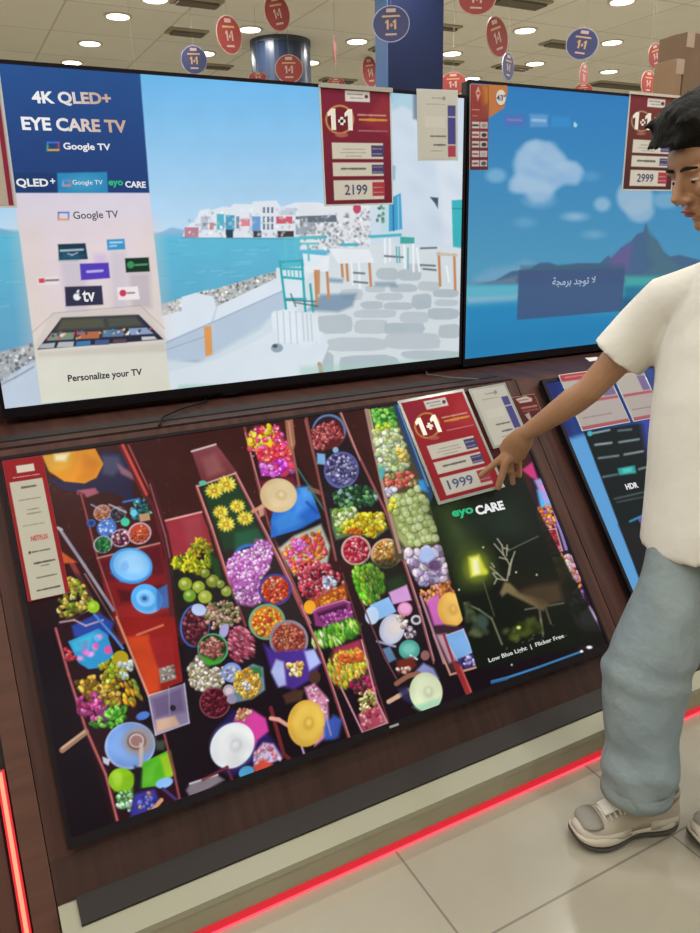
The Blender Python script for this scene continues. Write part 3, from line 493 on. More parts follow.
    p.poly(d(140, 740, 155, 715, 260, 680, 290, 700, 160, 775), '7c7078', 1, 3); p.line(d(155, 715, 262, 680), 1.8, 'c4bcc4')
    p.ell(*d1(320, 568), 22.5, 22, '7080b4', -.9, .7, 5); hat(p, *d1(320, 566), 24.5, 20.5, 'dce0e4', 'f4f4ec', -.9)
    p.line(d(205, 700, 300, 650, 320, 700), 3, '702830', .8); p.line(d(470, 420, 520, 600, 545, 620), 4, '6c2428')
    # --- central boat: flowers, blue shirt woman
    p.poly(c(372, 50, 500, 20, 540, 90, 700, 400, 700, 800, 640, 800, 560, 640, 440, 300), '26161c', .9, 4); p.poly(c(420, 235, 560, 215, 580, 260, 480, 400), '7c1c34', .8, 5)
    p.line(c(368, 30, 420, 250, 460, 400, 560, 640, 610, 760), 2.4, '8c4444'); p.line(c(370, 50, 430, 270), 1.1, 'c88a8a')
    p.poly(c(378, 65, 410, 25, 500, 30, 540, 110, 560, 190, 520, 215, 435, 215, 420, 140), 'c83454', 1, 5)
    p.poly(c(376, 70, 405, 60, 430, 90, 470, 40, 490, 60, 470, 110, 420, 125, 385, 115), 'e8d020', .95, 2); p.poly(c(425, 170, 470, 140, 500, 170, 540, 140, 562, 190, 520, 212, 435, 218), 'd440dc', .95, 2); p.poly(c(410, 130, 440, 110, 520, 120, 500, 160, 430, 165), 'e43c50', .9, 2)
    p.scatter(c(378, 65, 410, 25, 480, 20, 490, 60, 450, 110, 390, 115), 26, 3.4, ['e8d420', 'f0e040', 'd84c5c', 'e8782c'], 40); p.scatter(c(380, 40, 500, 20, 540, 110, 480, 130, 400, 130), 26, 3, ['e8d424', 'd83c8c', 'f070c0', 'e8502c', 'e02c5c'], 41)
    p.scatter(c(425, 165, 550, 145, 562, 190, 520, 212, 435, 218), 22, 4.6, ['d43ce0', 'e868e8', 'c42cc0', 'f090e8', 'e03c60'], 42); p.scatter(c(410, 115, 540, 100, 555, 150, 430, 160), 36, 3, ['e83848', 'd4304c', 'f06c4c', 'e8446c'], 43); p.scatter(c(370, 30, 560, 10, 570, 210, 420, 220), 50, .9, ['f8d8e8', 'f0c8dc'], 44, shade=False)
    p.poly(c(525, 0, 555, -5, 566, 90, 555, 130, 535, 100), 'a06850'); p.line(c(555, 120, 580, 255), 2.6, '985c48'); p.line(c(540, 10, 552, 100), 1.2, 'd0a08c', .8)
    p.line(c(604, 0, 660, 240, 700, 400), 2, '9c5c58')
    p.poly(c(470, 390, 480, 350, 570, 265, 620, 258, 640, 310, 665, 380, 600, 420, 500, 450, 470, 460), '2668c8'); p.poly(c(560, 290, 610, 270, 630, 330, 560, 380), '4a94ec', .9, 7); p.poly(c(475, 395, 540, 340, 600, 400, 500, 440), '3c8cdc', .8, 6); p.poly(c(570, 260, 625, 258, 640, 320, 600, 300), '58a8f0', .7, 5)
    p.line(c(610, 320, 650, 360), 3, '1c4c9c', .7); p.line(c(400, 355, 430, 340, 450, 330), 3.8, 'c88870'); p.line(c(620, 268, 690, 292), 4.4, '8c5c50'); p.poly(c(420, 345, 440, 320, 445, 370, 425, 380), 'd8a088', .9, 2)
    p.poly(c(480, 460, 560, 440, 650, 390, 680, 410, 560, 470, 500, 490), '141020', .95, 4); p.line(c(575, 190, 690, 370), 1.8, '3c8474', .8)
    hat(p, *c1(500, 293), 18.5, 17, 'd8bc8c', 'ecdcb4', .2)
    p.poly(c(500, 500, 560, 450, 665, 405, 700, 490, 690, 560, 600, 600, 560, 605), 'b4bca8', 1, 3)
    p.scatter(c(515, 510, 560, 460, 660, 430, 690, 520, 600, 590, 560, 590), 150, 2.4, ['f07c24', 'e8542c', 'f8a040', 'd83c60', 'e86cb8', 'c8541c'], 45); p.scatter(c(545, 480, 600, 460, 600, 500, 560, 505), 26, 2.4, ['e468d0', 'd04cc0', 'f090dc'], 46)
    p.scatter(c(570, 600, 620, 560, 700, 560, 700, 660, 640, 700, 580, 660), 130, 2.2, ['c82c48', 'e05070', '901c34', 'e89098', '5c1428', 'd8b0a8'], 47); p.ell(*c1(693, 640), 6, 5, 'b8d0f0')
    p.scatter(g(0, 60, 60, 40, 160, 100, 170, 130, 60, 190, 0, 180), 130, 2.2, ['c82c44', 'e05868', '8c1c30', 'ec9ca0', '501420'], 48); p.scatter(g(90, 100, 130, 100, 140, 155, 95, 150), 16, 2.2, ['c0d8f4', '8cb0e0', 'e4f0fc'], 49)
    p.poly(g(40, 200, 90, 170, 175, 130, 185, 190, 60, 235), 'b8541c', .95, 4); p.ell(*g1(38, 222), 6, 7, 'e8a020'); p.scatter(g(60, 200, 170, 150, 178, 190, 70, 225), 30, 2.4, ['d8742c', 'e8942c', 'a84818'], 50)
    p.poly(g(50, 240, 70, 225, 170, 195, 195, 205, 210, 265, 90, 300, 60, 295), '8c3474', 1, 2); p.poly(g(65, 245, 180, 208, 185, 230, 75, 265), '401838', 1, 3); p.scatter(g(75, 262, 195, 225, 208, 268, 95, 298), 60, 2, ['c454b0', 'a03c90', 'd87cc8', '7c2c6c'], 51); p.line(g(50, 240, 70, 225, 170, 195, 195, 205), 1.3, 'c880b4')
    p.poly(g(55, 320, 200, 260, 240, 290, 215, 340, 80, 385, 45, 370), '2c7018', 1, 4); p.scatter(g(55, 330, 200, 270, 235, 290, 215, 330, 90, 380, 50, 370), 130, 4, ['9cdc3c', 'c8ec78', '5cb024', 'e0f4b4', '3c8c1c', '7cc830'], 52, .28, 1.1)
    p.poly(g(130, 385, 235, 350, 265, 480, 150, 540, 100, 460), '6c3428', 1, 4); p.poly(g(130, 385, 230, 350, 238, 385, 140, 410), 'a02c50', .9, 3)
    p.scatter(g(110, 430, 145, 405, 235, 385, 270, 440, 220, 500, 160, 540, 115, 500), 150, 4, ['d8a828', 'b0c82c', 'e8c848', 'e0742c', '98b024', 'f0d878'], 53, .3, 1.2); p.scatter(g(150, 410, 235, 390, 245, 425, 160, 440), 30, 2.6, ['e0642c', 'f08838', 'c84c20'], 54)
    p.scatter(g(190, 520, 270, 470, 290, 560, 230, 560), 40, 3, ['b02c5c', 'cc4478', '8c1c40', '403020'], 55); p.scatter(g(220, 560, 290, 540, 300, 610, 240, 640), 60, 1.8, ['c8c068', 'a8a04c', 'e8dca0', 'b84c50', '70702c'], 56)
    p.poly(g(225, 640, 310, 600, 340, 672, 245, 708), 'a84458', 1, 2); p.scatter(g(232, 645, 305, 610, 330, 668, 250, 700), 16, 2.4, ['c86474', 'e8a0a8', '8c2c44'], 57)
    p.line(g(0, 210, 80, 400, 190, 730), 3, '8c3c44'); p.line(g(5, 215, 85, 405, 195, 735), 1, 'cc9494'); p.line(g(160, 535, 245, 712, 340, 672, 300, 590, 240, 350), 1.8, 'c88c94'); p.line(g(165, 90, 240, 330, 300, 540, 345, 670), 1.4, '6c3438')
    # fabric and yellow hat woman
    p.poly(d(440, 170, 490, 200, 620, 190, 665, 240, 640, 300, 560, 350, 490, 330, 470, 270), '4a2c8c', 1, 4); p.poly(d(470, 280, 490, 230, 520, 240, 530, 330, 500, 340), 'b0b8e8', 1, 3); p.poly(d(600, 200, 640, 190, 665, 245, 620, 275), 'a8b4e8', 1, 3); p.scatter(d(530, 250, 590, 240, 595, 290, 540, 295), 22, 3, ['f0c860', 'f8e0a0', 'd88c5c'], 58)
    p.poly(d(515, 370, 560, 350, 600, 350, 590, 390, 530, 405), '4c3024', 1, 3); p.ell(*d1(640, 300), 6, 7, '4a3028'); p.poly(d(600, 340, 640, 325, 690, 380, 700, 520, 640, 570, 620, 400), 'd088a8', 1, 3); p.scatter(d(605, 345, 640, 330, 690, 385, 690, 480, 640, 420), 18, 2.2, ['e8a8c0', 'b86c90', 'f0c0d0'], 59)
    p.line(d(470, 460, 500, 465, 540, 490), 4, 'd89888'); p.poly(d(680, 460, 720, 470, 720, 540, 680, 545), '3c60b8', .9, 4); p.line(d(590, 570, 600, 600), 2, 'c0a0b0')
    hat(p, *d1(607, 480), 18.5, 23.5, 'd8a840', 'f0d868', .1)
    p.poly(g(95, 690, 130, 640, 165, 660, 150, 730, 100, 735), '3c58b0', .95, 4); p.line(g(100, 640, 120, 720), 2, 'c0a0b8', .6)
    # --- next boat: grey bowl, cabbages, yellow peppers, radishes
    p.poly(e(40, 90, 200, 60, 260, 200, 420, 500, 500, 720, 480, 800, 180, 800, 110, 500), '20181c', .95, 4); p.line(e(30, 80, 100, 420, 180, 800), 2.4, '8c4c48'); p.line(e(200, 60, 270, 230, 430, 560, 510, 800), 2.6, '94504c'); p.line(e(205, 62, 300, 300), 1.1, 'c89890')
    p.ell(*e1(145, 155), 17, 17, '6078a4'); p.ell(*e1(143, 160), 15, 15.5, '2c1c28'); p.poly(e(60, 150, 100, 120, 200, 110, 225, 190, 190, 240, 100, 255, 65, 200), '5c1c1c', .9, 3)
    p.scatter(e(60, 150, 100, 115, 175, 110, 218, 190, 150, 195, 110, 250, 70, 240), 120, 2.2, ['b0444c', 'c86460', '8c2c34', 'd88880', '641c24'], 60, .5); p.poly(e(85, 265, 125, 270, 130, 325, 85, 320), '7ca8d8', 1, 2); p.ell(*e1(178, 250), 3, 3, '80a8c8')
    p.ell(*e1(207, 350), 17.5, 18.5, '5c60a0', .2); p.ell(*e1(207, 348), 16, 17, '54548c', .2); p.scatter((*e1(207, 345), 15, 15, 0), 170, 1.7, ['8480b4', '403c6c', 'a8a4cc', '5c5890', '302c54', 'bcb8dc'], 61)
    p.scatter(e(165, 470, 200, 445, 330, 425, 385, 480, 370, 520, 270, 535, 180, 525), 120, 2.6, ['2c5c34', '48844c', '1c3c24', '6ca468', '80a0a0', '183020'], 62); p.poly(e(150, 545, 270, 535, 300, 570, 420, 590, 440, 640, 380, 690, 280, 670, 180, 700, 160, 640), '5c7450', 1, 3)
    p.scatter(e(165, 550, 270, 540, 285, 580, 230, 620, 190, 680), 60, 2.8, ['b8cc80', '8cac4c', 'd8e4b4', '6c9434'], 63); p.scatter(e(215, 620, 300, 570, 415, 565, 425, 630, 370, 685, 290, 665, 225, 670), 130, 3, ['d8c81c', 'e8dc3c', 'b89c14', 'c8a018', 'f0e870'], 64); p.scatter(e(240, 645, 310, 640, 300, 672, 240, 668), 24, 2, ['c8601c', 'd8842c', 'a84c14'], 65)
    bowl(p, *e1(280, 752), 15, 'c8a098', '98182c', ['d83c50', 'e87080', 'b01c34', 'f0a4a8', '901828'], 66, 90, 1.9, 15); bowl(p, *e1(432, 768), 16, 'c8a890', 'a0602c', ['d89c40', 'e8b860', 'b87428', 'f0d090', 'a05c20'], 67, 110, 1.8, 15)
    p.poly(e(320, 800, 480, 800, 560, 900, 400, 930), '1e3018', .6, 5)
    p.poly(g(200, 100, 215, 70, 290, 60, 330, 110, 335, 160, 290, 200, 250, 210, 225, 160), '2c5818', 1, 4); p.scatter(g(200, 100, 215, 70, 290, 62, 325, 105, 330, 160, 285, 200, 250, 205, 225, 160), 90, 4, ['6cc824', '8cdc3c', '48a018', 'b0e860', 'a8c828'], 68, .5, 1.2)
    p.poly(g(330, 120, 400, 100, 420, 140, 350, 180), '284c20', .9, 5)
    p.poly(g(180, 120, 240, 100, 340, 420, 400, 560, 520, 560, 500, 440, 420, 120, 390, 0), '1c141c', .35, 8)
    p.poly(g(345, 165, 415, 135, 435, 195, 360, 212), 'cc94cc', 1, 2); p.poly(g(270, 215, 345, 182, 375, 240, 300, 275), '8cbcf0'); p.ell(*g1(280, 255), 7, 9, 'c0d8f4'); p.ell(*g1(408, 230), 7.5, 7, 'd080b0'); p.ell(*g1(408, 228), 5.5, 5, 'e0a0c8')
    p.ell(*g1(358, 308), 12.5, 15.5, 'b8c0d8', .3); p.ell(*g1(362, 304), 10, 13, 'd8d4dc', .3, .9, 4); p.ell(*g1(368, 300), 5, 6, 'e8d8cc', 0, .8, 3); p.scatter(g(375, 260, 400, 250, 420, 290, 410, 340, 390, 300), 14, 2.4, ['d8b8b0', 'c8a098', 'e8d8d0'], 70)
    p.ell(*g1(452, 272), 5.5, 5, 'c8c4cc'); p.ell(*g1(452, 272), 3, 2.7, '2c2c34'); p.scatter(g(405, 310, 440, 295, 450, 330, 415, 345), 16, 2, ['c8bcc4', '6c5c6c', 'a894a8'], 71); p.ell(*g1(425, 388), 10.5, 10, '48988c'); p.ell(*g1(423, 384), 7, 5.5, '78c0b0', 0, .8, 4); p.line(g(430, 410, 455, 425), 2, 'c0dcd8')
    p.poly(g(320, 385, 350, 375, 375, 425, 345, 440), '5c7ca0', 1, 2); p.line(g(300, 355, 370, 375), 2.4, 'b0b8d8', .8); p.poly(g(375, 430, 440, 415, 455, 450, 420, 480, 380, 480), '6c241c', 1, 3); p.ell(*g1(487, 410), 4.5, 5, '8c5c5c'); p.poly(g(450, 470, 480, 440, 520, 460, 540, 500, 480, 500), '8c90c8', 1, 3); p.line(g(375, 520, 420, 490, 460, 480), 5, '94604c'); p.line(g(345, 590, 380, 570, 420, 545), 4.5, 'd0a888'); p.poly(g(380, 540, 420, 530, 440, 600, 400, 580), '2c2c54', .9, 4)
    p.scatter(g(375, 460, 430, 450, 440, 470, 390, 480), 8, 2, ['e0c0b0', 'c8a090'], 72)
    hat(p, *g1(490, 552), 16.5, 19.5, 'ccd8b0', 'f0f0d0', -.1); p.poly(g(440, 610, 545, 575, 540, 605, 470, 628), '8cc8a8', .7, 4)
    p.line(g(235, 190, 330, 420, 375, 500), 1.4, '7c4448'); p.line(g(395, 20, 460, 220, 520, 440), 2, '8c4c50'); p.line(g(400, 20, 465, 220, 522, 430), 1, 'c89ca0')
    # --- boat of greens and guavas at right
    p.poly(e(330, 50, 480, 30, 560, 260, 640, 470, 700, 700, 620, 800, 480, 800, 440, 560, 380, 300), '4c4434', 1, 3); p.line(e(330, 45, 370, 240, 430, 500, 500, 760), 3.4, 'a88478'); p.line(e(345, 50, 385, 240), 2, 'c8c094', .8)
    p.scatter(e(362, 50, 470, 40, 485, 125, 400, 150, 370, 120), 90, 2.8, ['3c9c2c', '5cbc44', '2c7420', '80d464', '98c840'], 75); p.scatter(e(380, 125, 450, 120, 440, 160, 385, 160), 16, 2.6, ['a8c82c', 'c8d850'], 76)
    p.scatter(e(372, 160, 490, 140, 520, 230, 540, 330, 450, 365, 400, 350, 380, 250), 150, 3.8, ['c0d4a0', 'd8e4c4', '9cb47c', 'acc484', 'e8ecd8', 'c8c87c'], 77); p.scatter(e(480, 240, 520, 235, 540, 300, 500, 300), 16, 3.4, ['d8b848', 'e8d070'], 78); p.poly(e(395, 330, 425, 340, 425, 380, 400, 400), '4cb0b0', .9, 3)
    p.scatter(e(430, 375, 560, 355, 580, 420, 460, 440, 430, 430), 110, 2.4, ['c85044', 'd87464', 'a83c38', 'e09c7c', 'b86848', '80a050'], 79); p.scatter(e(430, 440, 480, 440, 470, 480, 440, 490), 14, 3, ['a09cb0', 'c0b8c8'], 80)
    p.poly(e(440, 500, 480, 470, 600, 455, 660, 640, 680, 710, 530, 740, 490, 690), '98a064', 1, 3)
    for r in range(8):
        for q in range(5):
            X, Y = e1(462+r*12+q*33+(r % 2)*9, 488+r*33-q*9); R2 = random.Random(r*9+q); X += R2.uniform(-2.6, 2.6); Y += R2.uniform(-2.4, 2.4)
            p.ell(X+.4, Y+.6, 4.3, 4.2, '68743c'); p.ell(X, Y, 3.8, 3.7, R2.choice(['a8b874', 'b4c284', '9cac64', 'bcc890'])); p.ell(X-1, Y-1, 1.5, 1.4, 'd8e0b8', 0, .7, 2)
    p.scatter(e(445, 500, 475, 480, 480, 530, 450, 560), 12, 3, ['c8c828', 'd8d448'], 81)
    p.line(e(480, 30, 560, 240, 640, 440, 700, 640), 5.5, '2c4870'); p.line(e(490, 30, 640, 430), 1.6, '7c9cc0', .8); p.poly(e(590, 400, 620, 400, 640, 460, 600, 450), '3c98d8', .9, 3)
    p.poly(g(400, 0, 550, 0, 580, 120, 470, 140, 430, 80), 'a89cc0', 1, 4); p.scatter(g(405, 0, 545, -10, 575, 110, 470, 130, 440, 80), 60, 4.5, ['c8b4c8', 'b4a0c8', 'd8c8d8', 'a8a4d8', 'e4d4dc', '7c6c88'], 82); p.ell(*g1(495, 18), 8, 8, 'b0c4f0', 0, 1, 3); p.ell(*g1(525, 60), 6, 6, '5c4068', 0, .9, 3)
    p.scatter(g(460, 160, 580, 120, 600, 160, 500, 220), 60, 2.6, ['c87838', 'e09c50', 'a85c3c', 'd890a0', '8c4c30'], 83); p.poly(g(490, 200, 540, 170, 560, 220, 560, 280, 610, 300, 520, 295), 'cc68b8', 1, 4)
    hat(p, *g1(588, 232), 13.5, 17.5, 'e0a84c', 'f4d478', -.15)
    p.poly(g(510, 300, 560, 290, 640, 300, 690, 450, 580, 485), '3c2430', 1, 3); p.poly(g(530, 330, 570, 325, 610, 430, 580, 440), 'b890a0', 1, 3); p.poly(g(560, 335, 635, 308, 672, 395, 612, 430), '78a8dc'); p.line(g(560, 335, 635, 308, 672, 395, 612, 430, 560, 335), 1.1, 'c4d0e8', .8)
    p.poly(g(612, 425, 675, 400, 690, 450, 625, 465), '3c3470', 1, 2); p.scatter(g(618, 428, 670, 410, 680, 445, 630, 458), 12, 2, ['8c84c8', 'c8b8e0', '2c2450'], 84); p.line(g(560, 330, 605, 460), 2.6, '8c3038'); p.line(g(520, 330, 585, 485, 690, 455), 2, 'd09880'); p.line(g(610, 450, 655, 555), 6, '8c2c30'); p.line(g(625, 455, 665, 550), 2, 'b85048')
    p.line(g(470, 180, 560, 440), 2.4, 'b08490')
    # --- right strip past the advert
    p.poly(h(380, -240, 440, -250, 480, 0, 690, 590, 580, 640, 400, 80), '2a1424', 1, 4)
    p.poly(h(415, 0, 450, -10, 480, 70, 430, 70), '4cb0e8', 1, 3); p.scatter(h(410, 70, 475, 55, 505, 140, 430, 150), 60, 2.4, ['e87c24', 'f09c3c', 'c8541c', 'a85cb8', 'd8b040'], 85)
    p.poly(h(430, 160, 490, 150, 515, 235, 460, 250), '7c1c2c'); p.scatter(h(440, 165, 485, 160, 505, 230, 465, 240), 26, 2.6, ['b83440', '901c30', 'd86070'], 86); p.line(h(430, 160, 490, 150, 515, 235, 460, 250, 430, 160), 1.2, 'c8a8b0'); p.line(h(490, 100, 530, 230), 3, '8c7cb8')
    p.scatter(h(465, 280, 520, 240, 545, 330, 500, 360), 50, 3, ['e88c24', 'f0a83c', 'd86c1c', 'e8c0a0', 'c84c30'], 87); p.scatter(h(520, 250, 560, 260, 580, 350, 545, 350), 34, 3, ['e0a890', 'e8d8c8', 'c87860', 'c88cb0'], 88)
    p.poly(h(520, 400, 570, 390, 600, 430, 560, 480, 530, 460), '4c2c7c', 1, 4); p.line(h(545, 420, 585, 370), 3, 'e09048'); p.scatter(h(525, 420, 590, 380, 600, 440, 540, 470), 22, 2.6, ['8c60c0', 'c8a0dc', 'd8b0a0', '3c1c60'], 89)
    p.poly(h(530, 450, 580, 500, 620, 450, 640, 480, 665, 552, 600, 548, 550, 510), '9468b4', 1, 2); p.poly(h(580, 480, 620, 455, 650, 500, 640, 530, 590, 520), 'dcc8dc', .9, 4)
    p.line(h(380, 60, 430, 200, 520, 440), 2.6, '7c3438'); p.poly(h(440, -60, 460, -70, 480, -20, 470, 0), 'b070c8', .9, 3); p.poly(e(600, 0, 600, 1, 601, 1), '000000')
    p.poly([(522, 470), (532, 462), (538, 480), (532, 478)], 'd0387c', .95, 2); p.poly([(534, 480), (542, 478), (552, 502), (545, 505)], 'a8a0e0', .95, 3); p.poly([(538, 486), (545, 484), (548, 495)], 'e08cd0', .9, 2)
    # --- advert panel
    p.poly(h(0, 55, 370, -30, 590, 590, 610, 600, 185, 700), '0e150f', 1, 1.2); p.poly([(430, 503), (440, 480), (520, 470), (533, 500), (607, 642), (477, 668)], '12170f', .9, 2)
    p.poly(h(0, 60, 110, 40, 190, 200, 240, 330, 130, 370), '3a4a26', .85, 25); p.poly(h(110, 100, 330, 40, 400, 170, 240, 200), '1c2a20', .8, 22); p.poly(h(270, 330, 520, 330, 540, 440, 420, 480), '241c14', .7, 20)
    p.ell(*h1(180, 300), 17, 20, '4c5a1c', 0, .75, 16); p.ell(*h1(180, 300), 11, 13, '8c9a2c', 0, .8, 10); p.poly(h(150, 262, 190, 252, 222, 322, 160, 338), 'e4e24c', 1, 4); p.poly(h(165, 270, 185, 265, 195, 325, 170, 330), 'fdfcc8', 1, 4); p.ell(*h1(212, 318), 3, 3, 'd8d83c', 0, .8, 4)
    p.line(h(205, 350, 250, 490), 1.2, '5c6444', .8); p.line(h(300, 238, 420, 180), 1.2, '6c7468', .8); p.line(h(370, 465, 520, 440), 1.4, '7c8478', .8)
    for q in [(300, 350, 310, 290, 285, 250, 280, 215, 262, 190), (285, 250, 250, 210), (300, 270, 270, 262), (312, 290, 330, 240), (298, 255, 300, 215), (290, 350, 262, 325, 235, 300), (262, 325, 245, 322), (300, 352, 260, 345, 245, 325), (260, 345, 250, 365), (308, 330, 318, 270), (285, 225, 305, 230), (250, 300, 240, 285)]: p.line(h(*q), 1.5, 'a09c84', .9)
    p.poly(h(272, 400, 290, 358, 310, 362, 350, 400, 440, 425, 460, 440, 440, 470, 400, 450, 330, 415, 300, 400, 280, 415), '7c6c48', .95, 3); p.poly(h(340, 395, 420, 370, 500, 360, 520, 430, 440, 460, 400, 430), '50402c', .8, 7); p.line(h(425, 460, 440, 560), 2.4, '5c5440'); p.line(h(450, 460, 470, 520), 2, '544c3c'); p.line(h(430, 500, 440, 570), 1.6, '88806c', .7)
    p.line(h(135, 440, 190, 465, 240, 500, 280, 600), 2, '6c7458', .9); p.poly(h(130, 440, 150, 435, 160, 490, 140, 495), '4c5440', .9, 3); p.scatter(h(135, 440, 200, 480, 220, 560, 160, 570), 26, 3, ['343c2c', '50583c', '2c3424'], 90, shade=False, soft=4); p.ell(*h1(205, 510), 6, 7, '3c5048', 0, .9, 4)
    p.scatter(h(285, 550, 400, 500, 430, 540, 320, 590), 26, 3.4, ['3c4818', '28340f', '4c5424'], 91, shade=False, soft=4); p.ell(*h1(345, 535), 2, 1.6, 'd8e070', 0, 1, 2)
    for x, y in [(207, 223), (415, 330), (335, 320), (113, 388), (318, 680)]: p.ell(*h1(x, y), 1, 1, 'c8d0a8')
    p.scatter(h(280, 560, 480, 500, 560, 570, 300, 640), 24, 1, ['3c3830', '544c3c'], 92, shade=False)
    p.line(h(240, 745, 300, 730, 420, 690, 590, 628), 2.2, '3c80b8'); p.line(h(240, 750, 300, 735), 2.2, '286090'); p.ell(*h1(590, 628), 1.6, 1.4, 'e8f4f8'); p.ell(*h1(620, 612), 3, 1.6, 'f4f8f8')
    p.noise(.05, .09, 5)

def paint_third(p):
    p.poly([(530, 370), (900, 360), (900, 900), (530, 900)], '5c9cd0'); p.poly([(530, 370), (900, 330), (900, 425), (560, 440)], '28407c', 1, 10)
    z = crop(540, 360, 3.89)
    p.poly(z(0, 60, 60, 60, 130, 300, 80, 310), '232a68', 1, 8); p.poly(z(110, 310, 200, 280, 330, 640, 400, 860, 330, 930), '5b9cd2', 1, 6)
    p.poly(z(170, 280, 370, 250, 700, 200, 1200, 900, 640, 1000, 385, 850), '10191c')
    p.poly(z(305, 640, 400, 650, 800, 560, 1200, 1000, 400, 860), '1c1a1e', 1, 3)
    for q, cc in [((205, 285, 270, 272), 'a8c0c4'), ((305, 275, 355, 270), '74848c'), ((215, 330, 278, 322), 'b8c4c8'), ((308, 320, 385, 308), '9cacb0'), ((228, 382, 305, 372), '8c9ca0'), ((328, 368, 400, 355), 'a0b0b4'), ((245, 455, 300, 445), '70848c'), ((385, 425, 420, 415), '8ca0a4')]: p.line(z(*q), 2, cc, .8)
    p.ell(*crop1(540, 360, 3.89)(194, 286), 2.6, 2.6, '48b0c0'); p.poly(z(302, 422, 368, 410, 375, 440, 308, 448), '2fa09c', 1, 2); p.poly(z(320, 424, 355, 418, 358, 434, 325, 440), '6cd0c8', .7, 3)
    p.line(z(290, 540, 420, 510), 1.6, '5c686c', .8); p.line(z(300, 553, 415, 530), 1.6, '50585c', .8); p.line(z(350, 628, 400, 605, 470, 600), 2, '38a0c8', .9); p.line(z(395, 620, 430, 680), 6, '7c5cc8', .9)
    p.poly(z(380, 180, 460, 160, 470, 330, 420, 380), '3848a8', .9, 8)
# ------------------------------------------------------------------ materials
m_black = mat('black_plastic', '171115', .45, spec=.12); m_case = mat('black_case', '141214', .5)
m_wood = mat('dark_walnut', '50332a', .5, noise=('3c2520', 3., (14, 1, 1)), spec=.18)
m_wood2 = mat('dark_walnut_skirt', '3f2b24', .5, noise=('33221d', 3., (14, 1, 1)), spec=.18)
m_wood3 = mat('dark_walnut_divider', '5e3e32', .5, noise=('4e342b', 3., (1, 1, 14)), spec=.18)
m_plinth = mat('plinth_stone', '9c9a86', .45, noise=('9c9a82', 6., (1, 1, 1)))
m_plinth_f = mat('plinth_front_stone', '9c977f', .45, noise=('949078', 6., (1, 1, 1)))
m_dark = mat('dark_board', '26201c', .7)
m_red = mat('red_led', '801018', .5, emit='d41e2e', estr=.8); m_redhot = mat('red_led_core', 'ff4030', .5, emit='ff6a50', estr=2.6)
m_white = mat('white_card', 'd8d4cc', .6); m_acr = mat('acrylic', 'c8ccc8', .12, trans=.0, spec=.6)
m_ink = mat('dark_blue_ink', '3a4a78', .6); m_wtext = mat('white_ink', 'f0ece4', .5); m_yel = mat('yellow_ink', 'd8a848', .5)
m_redink = mat('red_ink', 'b83038', .5)
def glow(n, c, s=1.): return mat(n, '050505', .6, emit=c, estr=s, spec=.1)
g_white = glow('lit_white', 'e6e6e6'); g_green = glow('lit_green', '2fb87c'); g_grey = glow('lit_grey', '585864'); g_dark = glow('lit_dark', '33353c')
# lettering that fades from white to tan, as on the advert
def tan_mat():
    m = bpy.data.materials.new('lit_white_to_tan'); m.use_nodes = True; nt = m.node_tree; b = nt.nodes['Principled BSDF']
    tc = nt.nodes.new('ShaderNodeTexCoord'); sp = nt.nodes.new('ShaderNodeSeparateXYZ'); r = nt.nodes.new('ShaderNodeValToRGB')
    r.color_ramp.elements[0].position = .25; r.color_ramp.elements[1].position = .8; r.color_ramp.elements[0].color = rgba('e8e8e8'); r.color_ramp.elements[1].color = rgba('c0a090')
    nt.links.new(tc.outputs['Generated'], sp.inputs[0]); nt.links.new(sp.outputs[0], r.inputs[0]); nt.links.new(r.outputs[0], b.inputs['Emission Color'])
    b.inputs['Emission Strength'].default_value = 1; b.inputs['Base Color'].default_value = (.01, .01, .01, 1); return m
g_tan = tan_mat()
# ------------------------------------------------------------------ room
X0, X1, Y0, Y1 = -7., 26., -8., 24.
def tile_mat(name, c1, c2, line, sx, sy, ox, oy, mort, rough, bumpy=0.):
    m = bpy.data.materials.new(name); m.use_nodes = True; nt = m.node_tree; b = nt.nodes['Principled BSDF']
    tc = nt.nodes.new('ShaderNodeTexCoord'); mp = nt.nodes.new('ShaderNodeMapping'); mp.inputs['Location'].default_value = (-ox, -oy, 0)
    br = nt.nodes.new('ShaderNodeTexBrick'); br.offset = 0; br.squash = 1; br.inputs['Scale'].default_value = 1
    br.inputs['Brick Width'].default_value = sx; br.inputs['Row Height'].default_value = sy; br.inputs['Mortar Size'].default_value = mort; br.inputs['Mortar Smooth'].default_value = .3
    br.inputs['Color1'].default_value = rgba(c1); br.inputs['Color2'].default_value = rgba(c2); br.inputs['Mortar'].default_value = rgba(line)
    n = nt.nodes.new('ShaderNodeTexNoise'); n.inputs['Scale'].default_value = 2.5; n.inputs['Detail'].default_value = 6
    mx = nt.nodes.new('ShaderNodeMixRGB'); mx.blend_type = 'OVERLAY'; mx.inputs[0].default_value = .18
    nt.links.new(tc.outputs['Object'], mp.inputs[0]); nt.links.new(mp.outputs[0], br.inputs[0]); nt.links.new(tc.outputs['Object'], n.inputs[0])
    nt.links.new(br.outputs[0], mx.inputs[1]); nt.links.new(n.outputs[0], mx.inputs[2]); nt.links.new(mx.outputs[0], b.inputs['Base Color'])
    b.inputs['Roughness'].default_value = rough; b.inputs['Specular IOR Level'].default_value = .5
    return m
m_floor = tile_mat('floor_tiles', 'a29b89', '9d9685', '7a7466', .65, .65, .686-.65*20, -1.41-.65*20, .0035, .22)
m_ceil = tile_mat('ceiling_tiles', 'efece0', 'e9e6d9', 'cbc7b6', 1.2, 1.2, .2, .3, .012, .9)
m_wall = mat('store_wall', 'd8d4c8', .8, noise=('d0ccc0', 2., (1, 1, 1)))
structure(MB().box((X0, Y0, FLOOR-.1), (X1, Y1, FLOOR)).build('floor', m_floor))
structure(MB().box((X0, Y0, CEIL), (X1, Y1, CEIL+.1)).build('ceiling', m_ceil))
